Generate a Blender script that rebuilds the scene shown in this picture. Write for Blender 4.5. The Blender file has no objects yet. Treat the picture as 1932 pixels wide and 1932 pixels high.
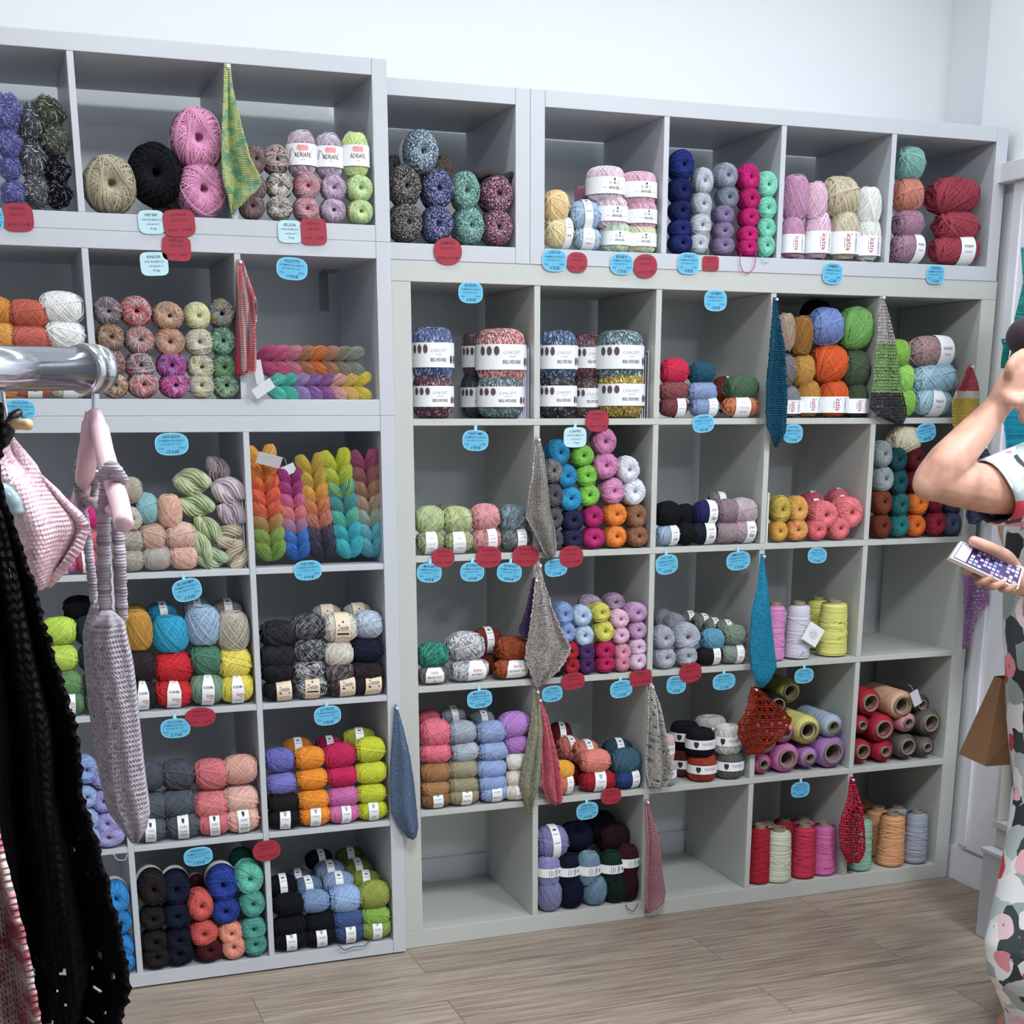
import bpy, math, random
import numpy as np
from mathutils import Vector, Matrix
S = bpy.context.scene
COL = S.collection
PI = math.pi
# ---------------------------------------------------------------- camera
CAM = np.array([-1.00257567, -3.60668106, 1.47784216])
YAW, PITCH, ROLL, FPX = 0.353265147, -0.269300603, -0.000582781651, 2639.87104
PX, PY = 969.64, 1504.45
fw = np.array([math.sin(YAW)*math.cos(PITCH), math.cos(YAW)*math.cos(PITCH), math.sin(PITCH)])
rt = np.array([math.cos(YAW), -math.sin(YAW), 0.0]); up = np.cross(rt, fw)
R_ = math.cos(ROLL)*rt + math.sin(ROLL)*up; U_ = -math.sin(ROLL)*rt + math.cos(ROLL)*up
cd = bpy.data.cameras.new('camera'); cam = bpy.data.objects.new('camera', cd); COL.objects.link(cam)
m = Matrix.Identity(4)
for i in range(3):
    m[i][0] = R_[i]; m[i][1] = U_[i]; m[i][2] = -fw[i]; m[i][3] = CAM[i]
cam.matrix_world = m
cd.sensor_width = 36; cd.lens = FPX/1932*36; cd.shift_x = -(PX-966)/1932; cd.shift_y = (PY-966)/1932
cd.clip_start = 0.05
S.camera = cam
def W(px, py, y):
    """the point of the vertical plane at depth y that is seen at a place of the photograph"""
    d = R_*(px-PX)/FPX + U_*(PY-py)/FPX + fw
    return CAM + d*((y-CAM[1])/d[1])
def WX(px, py, x):
    d = R_*(px-PX)/FPX + U_*(PY-py)/FPX + fw
    return CAM + d*((x-CAM[0])/d[0])
def ppm(p): return FPX/float(np.dot(fw, np.array(p)-CAM))
# ---------------------------------------------------------------- world, lights, exposure
w = bpy.data.worlds.new('world'); S.world = w; w.use_nodes = True
w.node_tree.nodes['Background'].inputs[0].default_value = (0.80, 0.88, 1.0, 1)
w.node_tree.nodes['Background'].inputs[1].default_value = 0.33
def area(name, loc, size, power, col=(0.93, 0.97, 1.0), rot=(0, 0, 0), sy=None):
    l = bpy.data.lights.new(name, 'AREA'); l.energy = power; l.color = col; l.shape = 'RECTANGLE'
    l.size = size; l.size_y = sy or size
    o = bpy.data.objects.new(name, l); COL.objects.link(o); o.location = loc; o.rotation_euler = rot
    return o
area('ceiling_panel_light', (-0.35, -2.5, 3.02), 0.6, 62)
area('ceiling_panel_light', (1.35, -2.4, 3.02), 0.6, 58)
area('ceiling_panel_light', (1.0, -5.0, 3.02), 0.6, 45)
area('added_wall_wash_light', (0.02, -0.42, 3.035), 3.5, 15.5, sy=0.12)  # near-wall light out of view, strip form added to wash the upper wall
S.view_settings.view_transform = 'Standard'; S.view_settings.look = 'None'
S.view_settings.gamma = 1; S.view_settings.use_curve_mapping = False
S.view_settings.exposure = 0.06
# ---------------------------------------------------------------- helpers
def lin(c): return c/12.92 if c <= 0.04045 else ((c+0.055)/1.055)**2.4
def rgb(h, k=1.0):
    h = h.lstrip('#')
    return tuple(min(0.95, lin(int(h[i:i+2], 16)/255)*k) for i in (0, 2, 4)) + (1,)
def nt(name):
    mt = bpy.data.materials.new(name); mt.use_nodes = True
    t = mt.node_tree; b = t.nodes['Principled BSDF']
    return mt, t, b
def N(t, kind, **kw):
    n = t.nodes.new(kind)
    for k, v in kw.items():
        if isinstance(k, str) and k.startswith('i_'): n.inputs[int(k[2:])].default_value = v
        else: setattr(n, k, v)
    return n
_mc = {}
def plain(hexc, rough=0.6, metal=0.0, k=1.0, name=None, noise=0.04):
    key = ('p', hexc, rough, metal, k)
    if key in _mc: return _mc[key]
    mt, t, b = nt(name or 'surface_'+hexc)
    c = rgb(hexc, k)
    nz = N(t, 'ShaderNodeTexNoise'); nz.inputs['Scale'].default_value = 9
    co = N(t, 'ShaderNodeTexCoord'); t.links.new(co.outputs['Object'], nz.inputs['Vector'])
    mx = N(t, 'ShaderNodeMix', data_type='RGBA')
    mx.inputs['A'].default_value = tuple(x*(1-noise) for x in c[:3])+(1,)
    mx.inputs['B'].default_value = tuple(min(1, x*(1+noise)) for x in c[:3])+(1,)
    t.links.new(nz.outputs['Fac'], mx.inputs['Factor']); t.links.new(mx.outputs['Result'], b.inputs['Base Color'])
    b.inputs['Roughness'].default_value = rough; b.inputs['Metallic'].default_value = metal
    _mc[key] = mt
    return mt
def ramp(t, cols, interp='LINEAR', lo=0.3, hi=0.7):
    r = N(t, 'ShaderNodeValToRGB'); e = r.color_ramp; e.interpolation = interp
    n = len(cols)
    pos = [lo+(hi-lo)*i/max(1, n-1) for i in range(n)] if interp == 'LINEAR' else [0]+[lo+(hi-lo)*i/max(1, n-1) for i in range(1, n)]
    while len(e.elements) < n: e.elements.new(0.5)
    for i in range(n):
        e.elements[i].position = pos[i]; e.elements[i].color = cols[i]
    return r
YK = 1.0
def yarn(mode='s'):
    """strand material: colour runs along the strand (UV u = turns wound); the dye colours belong to each object
    (its object colour and its properties dye_b, dye_c, dye_d), so that all balls share their meshes"""
    key = ('y', mode)
    if key in _mc: return _mc[key]
    mt, t, b = nt('yarn_'+dict(s='plain', v='heather', m='marled', t='flecked', g='metallic', f='tinsel')[mode])
    uv = N(t, 'ShaderNodeUVMap'); sp = N(t, 'ShaderNodeSeparateXYZ'); t.links.new(uv.outputs[0], sp.inputs[0])
    oi = N(t, 'ShaderNodeObjectInfo'); mad = N(t, 'ShaderNodeMath', operation='MULTIPLY_ADD'); mad.inputs[1].default_value = 137.0
    t.links.new(oi.outputs['Random'], mad.inputs[0]); t.links.new(sp.outputs['X'], mad.inputs[2])
    nz = N(t, 'ShaderNodeTexNoise', noise_dimensions='1D'); t.links.new(mad.outputs[0], nz.inputs['W'])
    nz.inputs['Scale'].default_value = dict(s=.9, v=.33, m=1.5, t=24.0, g=20.0, f=.9)[mode]
    nz.inputs['Detail'].default_value = dict(s=1., v=2.5, m=2., t=2., g=2., f=1.)[mode]
    def at(nm):
        n = N(t, 'ShaderNodeAttribute'); n.attribute_type = 'OBJECT'; n.attribute_name = nm; return n.outputs['Color']
    def mix(fac, a, c, lo, hi, const=False):
        mr = N(t, 'ShaderNodeMapRange'); mr.inputs['From Min'].default_value = lo; mr.inputs['From Max'].default_value = hi
        t.links.new(fac, mr.inputs['Value']); mx = N(t, 'ShaderNodeMix', data_type='RGBA')
        t.links.new(mr.outputs[0], mx.inputs['Factor']); t.links.new(a, mx.inputs['A']); t.links.new(c, mx.inputs['B']); return mx.outputs['Result']
    f = nz.outputs['Fac']
    if mode in 'sf':
        src = oi.outputs['Color'] if mode == 's' else at('dye_b')
        hs = N(t, 'ShaderNodeHueSaturation'); t.links.new(src, hs.inputs['Color'])
        mr = N(t, 'ShaderNodeMapRange'); mr.inputs['From Min'].default_value = .3; mr.inputs['From Max'].default_value = .7
        mr.inputs['To Min'].default_value = .74; mr.inputs['To Max'].default_value = 1.16; t.links.new(f, mr.inputs['Value']); t.links.new(mr.outputs[0], hs.inputs['Value'])
        out = hs.outputs[0]
    else:
        w_ = .05 if mode in 'vm' else .015
        q1, q2, q3 = (.44, .505, .57) if mode in 'vm' else (.48, .585, .8) if mode == 't' else (.47, .61, .8)
        out = mix(f, oi.outputs['Color'], at('dye_b'), q1-w_, q1+w_)
        out = mix(f, out, at('dye_c'), q2-w_*.5, q2+w_*.5)
        out = mix(f, out, at('dye_d'), q3-w_, q3+w_)
    t.links.new(out, b.inputs['Base Color'])
    b.inputs['Roughness'].default_value = 0.85 if mode != 'g' else 0.35
    b.inputs['Specular IOR Level'].default_value = 0.25
    if mode == 'g': b.inputs['Metallic'].default_value = 0.25; b.inputs['Specular IOR Level'].default_value = 0.8
    _mc[key] = mt
    return mt
def dye(o, cols, k=None):
    C = []
    for c in cols:
        q = rgb(c, k or YK); g_ = .3*q[0]+.55*q[1]+.15*q[2]; C.append(tuple(.93*x+.07*g_ for x in q[:3])+(1,))
    while len(C) < 4: C.append(C[len(C) % len(cols)] if len(cols) > 1 else C[0])
    o.color = C[0]
    for nm, c in zip(('dye_b', 'dye_c', 'dye_d'), C[1:]): o[nm] = [float(x) for x in c[:3]]
def knit(cols, mode='s', pitch=0.006, bump=1.0, rough=0.9):
    """stocking-stitch cloth: UV in metres"""
    key = ('k', tuple(cols), mode, pitch, bump)
    if key in _mc: return _mc[key]
    mt, t, b = nt('knit_'+'_'.join(cols)+mode)
    uv = N(t, 'ShaderNodeUVMap'); sp = N(t, 'ShaderNodeSeparateXYZ'); t.links.new(uv.outputs[0], sp.inputs[0])
    def mth(op, a, bb=None):
        n = N(t, 'ShaderNodeMath', operation=op)
        for i, v in enumerate((a, bb)):
            if v is None: continue
            if isinstance(v, (int, float)): n.inputs[i].default_value = v
            else: t.links.new(v, n.inputs[i])
        return n.outputs[0]
    su = mth('SINE', mth('MULTIPLY', sp.outputs['X'], 2*PI/pitch))
    ab = mth('ABSOLUTE', su)
    sv = mth('SINE', mth('ADD', mth('MULTIPLY', sp.outputs['Y'], 2*PI/(pitch*0.8)), mth('MULTIPLY', ab, 2.2)))
    hgt = mth('ADD', mth('MULTIPLY', ab, 0.6), mth('MULTIPLY', sv, 0.5))
    bp = N(t, 'ShaderNodeBump'); bp.inputs['Strength'].default_value = bump; bp.inputs['Distance'].default_value = pitch*0.55
    t.links.new(hgt, bp.inputs['Height']); t.links.new(bp.outputs[0], b.inputs['Normal'])
    nz = N(t, 'ShaderNodeTexNoise'); t.links.new(uv.outputs[0], nz.inputs['Vector'])
    C = [rgb(c.zfill(6), 1.1) for c in cols]
    if mode == 's':
        nz.inputs['Scale'].default_value = 120; c = C[0]
        r = ramp(t, [tuple(x*0.75 for x in c[:3])+(1,), c, tuple(min(.95, x*1.15) for x in c[:3])+(1,)])
    elif mode == 't':
        nz.inputs['Scale'].default_value = 170; nz.inputs['Detail'].default_value = 2; r = ramp(t, C, 'CONSTANT', 0.42, 0.6)
    elif mode == 'b':       # broad patches
        nz.inputs['Scale'].default_value = 34; nz.inputs['Detail'].default_value = 5; nz.inputs['Roughness'].default_value = .7; r = ramp(t, C, 'LINEAR', 0.34, 0.66)
    else:                   # stripes across
        nz.inputs['Scale'].default_value = 1.0
        mp = N(t, 'ShaderNodeMapping'); mp.inputs['Scale'].default_value = (3, 55, 1) if mode == 'h' else (45, 2, 1)
        t.links.new(uv.outputs[0], mp.inputs['Vector']); t.links.new(mp.outputs[0], nz.inputs['Vector']); r = ramp(t, C, 'LINEAR', 0.38, 0.62)
    t.links.new(nz.outputs['Fac'], r.inputs[0]); t.links.new(r.outputs[0], b.inputs['Base Color'])
    b.inputs['Roughness'].default_value = rough; b.inputs['Specular IOR Level'].default_value = 0.15
    _mc[key] = mt
    return mt
def mesh(name, V, F, mats=(), mi=None, uv=None, smooth=False):
    me = bpy.data.meshes.new(name)
    V = np.asarray(V, dtype=np.float32)
    if isinstance(F, np.ndarray):
        n, k = F.shape
        me.vertices.add(len(V)); me.vertices.foreach_set('co', V.ravel())
        me.loops.add(n*k); me.loops.foreach_set('vertex_index', F.ravel().astype(np.int32))
        me.polygons.add(n); me.polygons.foreach_set('loop_start', np.arange(0, n*k, k, dtype=np.int32))
        me.update(calc_edges=True)
    else:
        me.from_pydata(V.tolist(), [], F)
    for a in mats: me.materials.append(a)
    if mi is not None: me.polygons.foreach_set('material_index', np.asarray(mi, dtype=np.int32))
    if smooth: me.polygons.foreach_set('use_smooth', np.ones(len(me.polygons), dtype=bool))
    if uv is not None:
        l = me.uv_layers.new(name='UVMap'); li = np.zeros(len(me.loops), dtype=np.int32); me.loops.foreach_get('vertex_index', li)
        l.data.foreach_set('uv', np.asarray(uv, dtype=np.float32)[li].ravel())
    me.validate(); me.update()
    return me
def obj(name, me, parent=None, loc=(0, 0, 0), rot=(0, 0, 0), scale=(1, 1, 1), mats=None):
    o = bpy.data.objects.new(name, me); COL.objects.link(o)
    o.location = loc; o.rotation_euler = rot; o.scale = scale
    if parent: o.parent = parent
    if mats:
        for i, a in enumerate(mats):
            o.material_slots[i].link = 'OBJECT'; o.material_slots[i].material = a
    return o
def tag(o, label, cat, group=None, kind=None):
    if label: o['label'] = label
    if cat: o['category'] = cat
    if group: o['group'] = group
    if kind: o['kind'] = kind
    return o
def empty(name, loc=(0, 0, 0)):
    o = bpy.data.objects.new(name, None); COL.objects.link(o); o.location = loc; o.empty_display_size = 0.05
    return o
class MB:
    def __init__(s): s.V = []; s.F = []; s.M = []
    def box(s, a, b, mi=0):
        n = len(s.V); x0, y0, z0 = a; x1, y1, z1 = b
        s.V += [(x0,y0,z0),(x1,y0,z0),(x1,y1,z0),(x0,y1,z0),(x0,y0,z1),(x1,y0,z1),(x1,y1,z1),(x0,y1,z1)]
        for f in ((0,3,2,1),(4,5,6,7),(0,1,5,4),(1,2,6,5),(2,3,7,6),(3,0,4,7)): s.F.append([n+i for i in f]); s.M.append(mi)
        return s
    def add(s, V, F, mi=0):
        n = len(s.V); s.V += [tuple(v) for v in V]
        for f in F: s.F.append([n+i for i in f]); s.M.append(mi)
        return s
    def tube(s, pts, r, seg=10, mi=0, flat=1.0):
        pts = [np.array(p, float) for p in pts]; n = len(pts); rs = r if hasattr(r, '__len__') else [r]*n
        rings = []
        for i, p in enumerate(pts):
            d = pts[min(i+1, n-1)]-pts[max(i-1, 0)]; d = d/np.linalg.norm(d)
            a = np.array([0, 1.0, 0]) if abs(d[1]) < 0.9 else np.array([1.0, 0, 0])
            e1 = np.cross(d, a); e1 /= np.linalg.norm(e1); e2 = np.cross(d, e1)
            rings.append([p+rs[i]*(math.cos(2*PI*k/seg)*e1+flat*math.sin(2*PI*k/seg)*e2) for k in range(seg)])
        V = [v for rg in rings for v in rg]; F = []
        for i in range(n-1):
            for k in range(seg): F.append((i*seg+k, i*seg+(k+1) % seg, (i+1)*seg+(k+1) % seg, (i+1)*seg+k))
        F.append(list(range(seg))[::-1]); F.append([(n-1)*seg+k for k in range(seg)])
        return s.add(V, F, mi)
    def lathe(s, prof, seg=24, mi=0, org=(0, 0, 0), axis='z'):
        V = []; F = []
        for (r, z) in prof:
            for k in range(seg):
                a = 2*PI*k/seg; p = (r*math.cos(a), r*math.sin(a), z)
                if axis == 'x': p = (p[2], p[0], p[1])
                if axis == 'y': p = (p[0], p[2], p[1])
                V.append((p[0]+org[0], p[1]+org[1], p[2]+org[2]))
        for i in range(len(prof)-1):
            for k in range(seg): F.append((i*seg+k, i*seg+(k+1) % seg, (i+1)*seg+(k+1) % seg, (i+1)*seg+k))
        return s.add(V, F, mi)
    def build(s, name, mats, parent=None, smooth=False, bevel=0, **kw):
        me = mesh(name, s.V, s.F, mats, s.M, smooth=smooth)
        o = obj(name, me, parent, **kw)
        if bevel:
            b = o.modifiers.new('bevel', 'BEVEL'); b.width = bevel; b.segments = 2; b.limit_method = 'ANGLE'
        return o
# ---------------------------------------------------------------- lettering
_tc = {}
def glyphs(txt, shear=0.0):
    """flat outline lettering, unit cap size, centred: vertices (n,2) and faces"""
    key = (txt, shear)
    if key in _tc: return _tc[key]
    c = bpy.data.curves.new('lettering', 'FONT'); c.body = txt; c.size = 1.0; c.align_x = 'CENTER'; c.align_y = 'CENTER'
    c.resolution_u = 1; c.shear = shear; c.offset = 0.006; c.fill_mode = 'FRONT'
    o = bpy.data.objects.new('lettering', c); COL.objects.link(o)
    dg = bpy.context.evaluated_depsgraph_get(); me = bpy.data.meshes.new_from_object(o.evaluated_get(dg))
    V = np.array([v.co[:2] for v in me.vertices]).reshape(-1, 2); F = [tuple(p.vertices) for p in me.polygons]
    bpy.data.objects.remove(o); bpy.data.curves.remove(c); bpy.data.meshes.remove(me)
    _tc[key] = (V, F)
    return V, F
def disc(r, n=14): return np.array([(r*math.cos(2*PI*k/n), r*math.sin(2*PI*k/n)) for k in range(n)]), [tuple(range(n))]
def rect(w_, h_): return np.array([(-w_/2, -h_/2), (w_/2, -h_/2), (w_/2, h_/2), (-w_/2, h_/2)]), [(0, 1, 2, 3)]
def shield(r): return np.array([(-r, r), (0, r*1.15), (r, r), (r, -r*0.1), (r*0.55, -r*0.8), (0, -r*1.2), (-r*0.55, -r*0.8), (-r, -r*0.1)]), [(7, 6, 5, 4, 3, 2, 1, 0)]
# ---------------------------------------------------------------- materials of the room
def laminate(name, h, rough=0.38):
    mt, t, b = nt(name); c = rgb(h)
    nz = N(t, 'ShaderNodeTexNoise'); nz.inputs['Scale'].default_value = 2.2
    co = N(t, 'ShaderNodeTexCoord'); t.links.new(co.outputs['Object'], nz.inputs['Vector'])
    r = ramp(t, [tuple(x*0.97 for x in c[:3])+(1,), c]); t.links.new(nz.outputs['Fac'], r.inputs[0]); t.links.new(r.outputs[0], b.inputs['Base Color'])
    b.inputs['Roughness'].default_value = rough
    return mt
WHITE_L = laminate('white_laminate', 'c0c4cb'); WHITE_M = laminate('warm_white_laminate', 'bfc2be')
def wallmat(name, h):
    mt, t, b = nt(name); c = rgb(h)
    co = N(t, 'ShaderNodeTexCoord'); nz = N(t, 'ShaderNodeTexNoise'); nz.inputs['Scale'].default_value = 260; nz.inputs['Detail'].default_value = 3
    t.links.new(co.outputs['Object'], nz.inputs['Vector']); bp = N(t, 'ShaderNodeBump'); bp.inputs['Strength'].default_value = 0.08
    bp.inputs['Distance'].default_value = 0.002; t.links.new(nz.outputs['Fac'], bp.inputs['Height']); t.links.new(bp.outputs[0], b.inputs['Normal'])
    b.inputs['Base Color'].default_value = c; b.inputs['Roughness'].default_value = 0.7
    return mt
WALL = wallmat('painted_wall', 'eef2f5')
def floormat():
    mt, t, b = nt('oak_laminate_floor')
    co = N(t, 'ShaderNodeTexCoord')
    br = N(t, 'ShaderNodeTexBrick'); br.offset = 0.37; br.offset_frequency = 2
    br.inputs['Color1'].default_value = (0.25, 0.25, 0.25, 1); br.inputs['Color2'].default_value = (0.75, 0.75, 0.75, 1); br.inputs['Mortar'].default_value = (0, 0, 0, 1)
    br.inputs['Scale'].default_value = 1.0; br.inputs['Mortar Size'].default_value = 0.0012; br.inputs['Brick Width'].default_value = 1.28; br.inputs['Row Height'].default_value = 0.192
    br.inputs['Mortar Smooth'].default_value = 0.4
    t.links.new(co.outputs['Object'], br.inputs['Vector'])
    ad = N(t, 'ShaderNodeVectorMath', operation='MULTIPLY_ADD')      # shift the grain from plank to plank
    t.links.new(br.outputs['Color'], ad.inputs[0]); ad.inputs[1].default_value = (7, 3, 5); t.links.new(co.outputs['Object'], ad.inputs[2])
    mp = N(t, 'ShaderNodeMapping'); mp.inputs['Scale'].default_value = (1.6, 13, 1); t.links.new(ad.outputs[0], mp.inputs['Vector'])
    n1 = N(t, 'ShaderNodeTexNoise'); n1.inputs['Scale'].default_value = 1.5; n1.inputs['Detail'].default_value = 7; n1.inputs['Roughness'].default_value = 0.62; n1.inputs['Distortion'].default_value = 0.9
    t.links.new(mp.outputs[0], n1.inputs['Vector'])
    mp2 = N(t, 'ShaderNodeMapping'); mp2.inputs['Scale'].default_value = (5, 120, 1); t.links.new(ad.outputs[0], mp2.inputs['Vector'])
    n2 = N(t, 'ShaderNodeTexNoise'); n2.inputs['Scale'].default_value = 1.0; n2.inputs['Detail'].default_value = 4; t.links.new(mp2.outputs[0], n2.inputs['Vector'])
    r1 = ramp(t, [rgb('73665b'), rgb('97897c'), rgb('a99d90')], 'LINEAR', 0.3, 0.66); t.links.new(n1.outputs['Fac'], r1.inputs[0])
    r2 = ramp(t, [rgb('76675b'), rgb('b9ab9c')], 'LINEAR', 0.33, 0.62); t.links.new(n2.outputs['Fac'], r2.inputs[0])
    mx = N(t, 'ShaderNodeMix', data_type='RGBA'); mx.inputs['Factor'].default_value = 0.5
    t.links.new(r1.outputs[0], mx.inputs['A']); t.links.new(r2.outputs[0], mx.inputs['B'])
    m2 = N(t, 'ShaderNodeMix', data_type='RGBA', blend_type='MULTIPLY'); m2.inputs['Factor'].default_value = 1
    r3 = ramp(t, [(0.90, 0.88, 0.86, 1), (1.05, 1.04, 1.03, 1)], 'LINEAR', 0.2, 0.8); t.links.new(br.outputs['Color'], r3.inputs[0])
    t.links.new(mx.outputs['Result'], m2.inputs['A']); t.links.new(r3.outputs[0], m2.inputs['B'])
    m3 = N(t, 'ShaderNodeMix', data_type='RGBA'); t.links.new(br.outputs['Fac'], m3.inputs['Factor'])
    t.links.new(m2.outputs['Result'], m3.inputs['A']); m3.inputs['B'].default_value = rgb('5d5046')
    t.links.new(m3.outputs['Result'], b.inputs['Base Color']); b.inputs['Roughness'].default_value = 0.42
    return mt
# ---------------------------------------------------------------- the room
YW = 0.432          # wall behind the shelving
XR = 1.868          # face of the pier on the right wall
ZC = 3.05
def struct(name, mb, m_): return tag(mb.build(name, [m_]), None, None, kind='structure')
struct('floor', MB().box((-4.2, -7, -0.05), (3.2, YW, 0)), floormat())
struct('ceiling', MB().box((-4.2, -7, ZC), (3.2, YW+0.1, ZC+0.08)), WALL)
struct('wall_back', MB().box((-4.2, YW, 0), (2.2, YW+0.1, ZC)), WALL)
struct('wall_right', MB().box((XR, -7, 0), (2.2, 0.165, ZC)).box((1.93, 0.165, 0), (2.2, YW, ZC)), WALL)
struct('wall_left', MB().box((-4.3, -7, 0), (-4.2, YW+0.1, ZC)), WALL)
TRIM = laminate('white_trim', 'e4e6ee', 0.45)
struct('baseboard_back', MB().box((-4.2, YW-0.014, 0), (1.85, YW, 0.12)), TRIM)
struct('baseboard_right', MB().box((XR-0.014, -0.62, 0), (XR, 0.165, 0.105)), TRIM)
# ---------------------------------------------------------------- shelving units
CW = 0.335
def unit(x0, y0, z0, ncol, nrow, t_, d_, mat_, label, continuous='h', left=None, depth=0.3975, group=None, ends='sides', th=None):
    """open cube shelving; returns the cells as (xl, xr, zb, zt)"""
    lt = t_ if left is None else left; sw = t_
    wd = lt+t_+ncol*CW+(ncol-1)*d_
    t_ = th or t_                       # thickness of the horizontal boards
    ht = 2*t_+nrow*CW+(nrow-1)*d_
    r = empty('shelving_unit', (x0, y0, z0)); tag(r, label, 'shelf unit', group)
    def part(nm, a, b): return MB().box(a, b).build(nm, [mat_], r, bevel=0.0012)
    g = 0.0004
    zs = (0, ht) if ends == 'sides' else (t_+g, ht-t_-g)
    part('side_panel', (0, 0, zs[0]), (lt, depth, zs[1])); part('side_panel', (wd-sw, 0, zs[0]), (wd, depth, zs[1]))
    xs = (lt+g, wd-sw-g) if ends == 'sides' else (0, wd)
    part('bottom_panel', (xs[0], 0, 0), (xs[1], depth, t_)); part('top_panel', (xs[0], 0, ht-t_), (xs[1], depth, ht))
    ys = 0.0008
    for j in range(1, nrow):
        z = t_+j*CW+(j-1)*d_
        if continuous == 'h': part('shelf', (lt, ys, z), (wd-sw, depth-.002, z+d_))
        else:
            for i in range(ncol): part('shelf', (lt+i*(CW+d_)+g, ys+.001, z), (lt+i*(CW+d_)+CW-g, depth-.002, z+d_))
    for i in range(1, ncol):
        x = lt+i*CW+(i-1)*d_
        if continuous == 'v' or nrow == 1: part('divider', (x, ys, t_), (x+d_, depth-.002, ht-t_))
        else:
            for j in range(nrow): part('divider', (x, ys+.001, t_+j*(CW+d_)+g), (x+d_, depth-.002, t_+j*(CW+d_)+CW-g))
    cells = {}
    for i in range(ncol):
        for j in range(nrow):
            xl = x0+lt+i*(CW+d_); zb = z0+t_+j*(CW+d_)
            cells[(i, j)] = (xl, xl+CW, zb, zb+CW, y0)
    return cells
XL, YL = -0.00737, -0.0282
tL, dL = 0.03756, 0.01528
w4 = 2*tL+4*CW+3*dL
cM = unit(0, 0, 0, 5, 5, 0.0506, 0.0170, WHITE_M, 'large warm white shelving unit of five by five cubbies standing on floor', 'h', ends='caps')
cR = unit(0.3723, -0.002, 1.8446, 4, 1, 0.0394, 0.0156, WHITE_L, 'long white four cubby unit lying on top of the large unit, right end')
cC = unit(XL+0.0005, -0.001, 1.8446, 1, 1, 0.0394, 0.0156, WHITE_L, 'single cubby white unit with speckled balls between the two long top units', left=0.0045)
cL = unit(XL-w4, YL, 0.0048, 4, 4, tL, dL, WHITE_L, 'tall white shelving unit of four rows, left, behind the clothes rack', 'v', th=0.0381)
for fx in (XL-0.03, XL-w4+0.03, XL-0.38, XL-0.73, XL-1.08):
    for fy in (YL+0.04, YL+0.35):
        gl = MB().lathe([(0.011, 0), (0.011, 0.0048)], 12).build('foot_glide', [plain('8d9094')]); gl.parent = bpy.data.objects['shelving_unit.003']
        gl.location = (fx-(XL-w4), fy-YL, -0.0048)
c2 = unit(XL-w4, YL, 1.4673, 4, 1, tL, dL, WHITE_L, 'long white one row unit with plaited hanks, lower of two atop left unit', th=0.0393)
c3 = unit(XL-w4, YL, 1.8812, 4, 1, tL, dL, WHITE_L, 'highest long white one row unit, upper left corner, with two red tags beneath', th=0.03756)
# cell keys
CELL = {}
for i in range(5):
    for j in range(5): CELL['M%d%d' % (j, i)] = cM[(i, j)]
for i in range(4):
    CELL['R%d' % i] = cR[(i, 0)]; CELL['T%d' % (3-i)] = c3[(i, 0)]; CELL['U%d' % (3-i)] = c2[(i, 0)]
    for j in range(4): CELL['L%d%d' % (j, 3-i)] = cL[(i, j)]
CELL['C'] = cC[(0, 0)]
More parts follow.
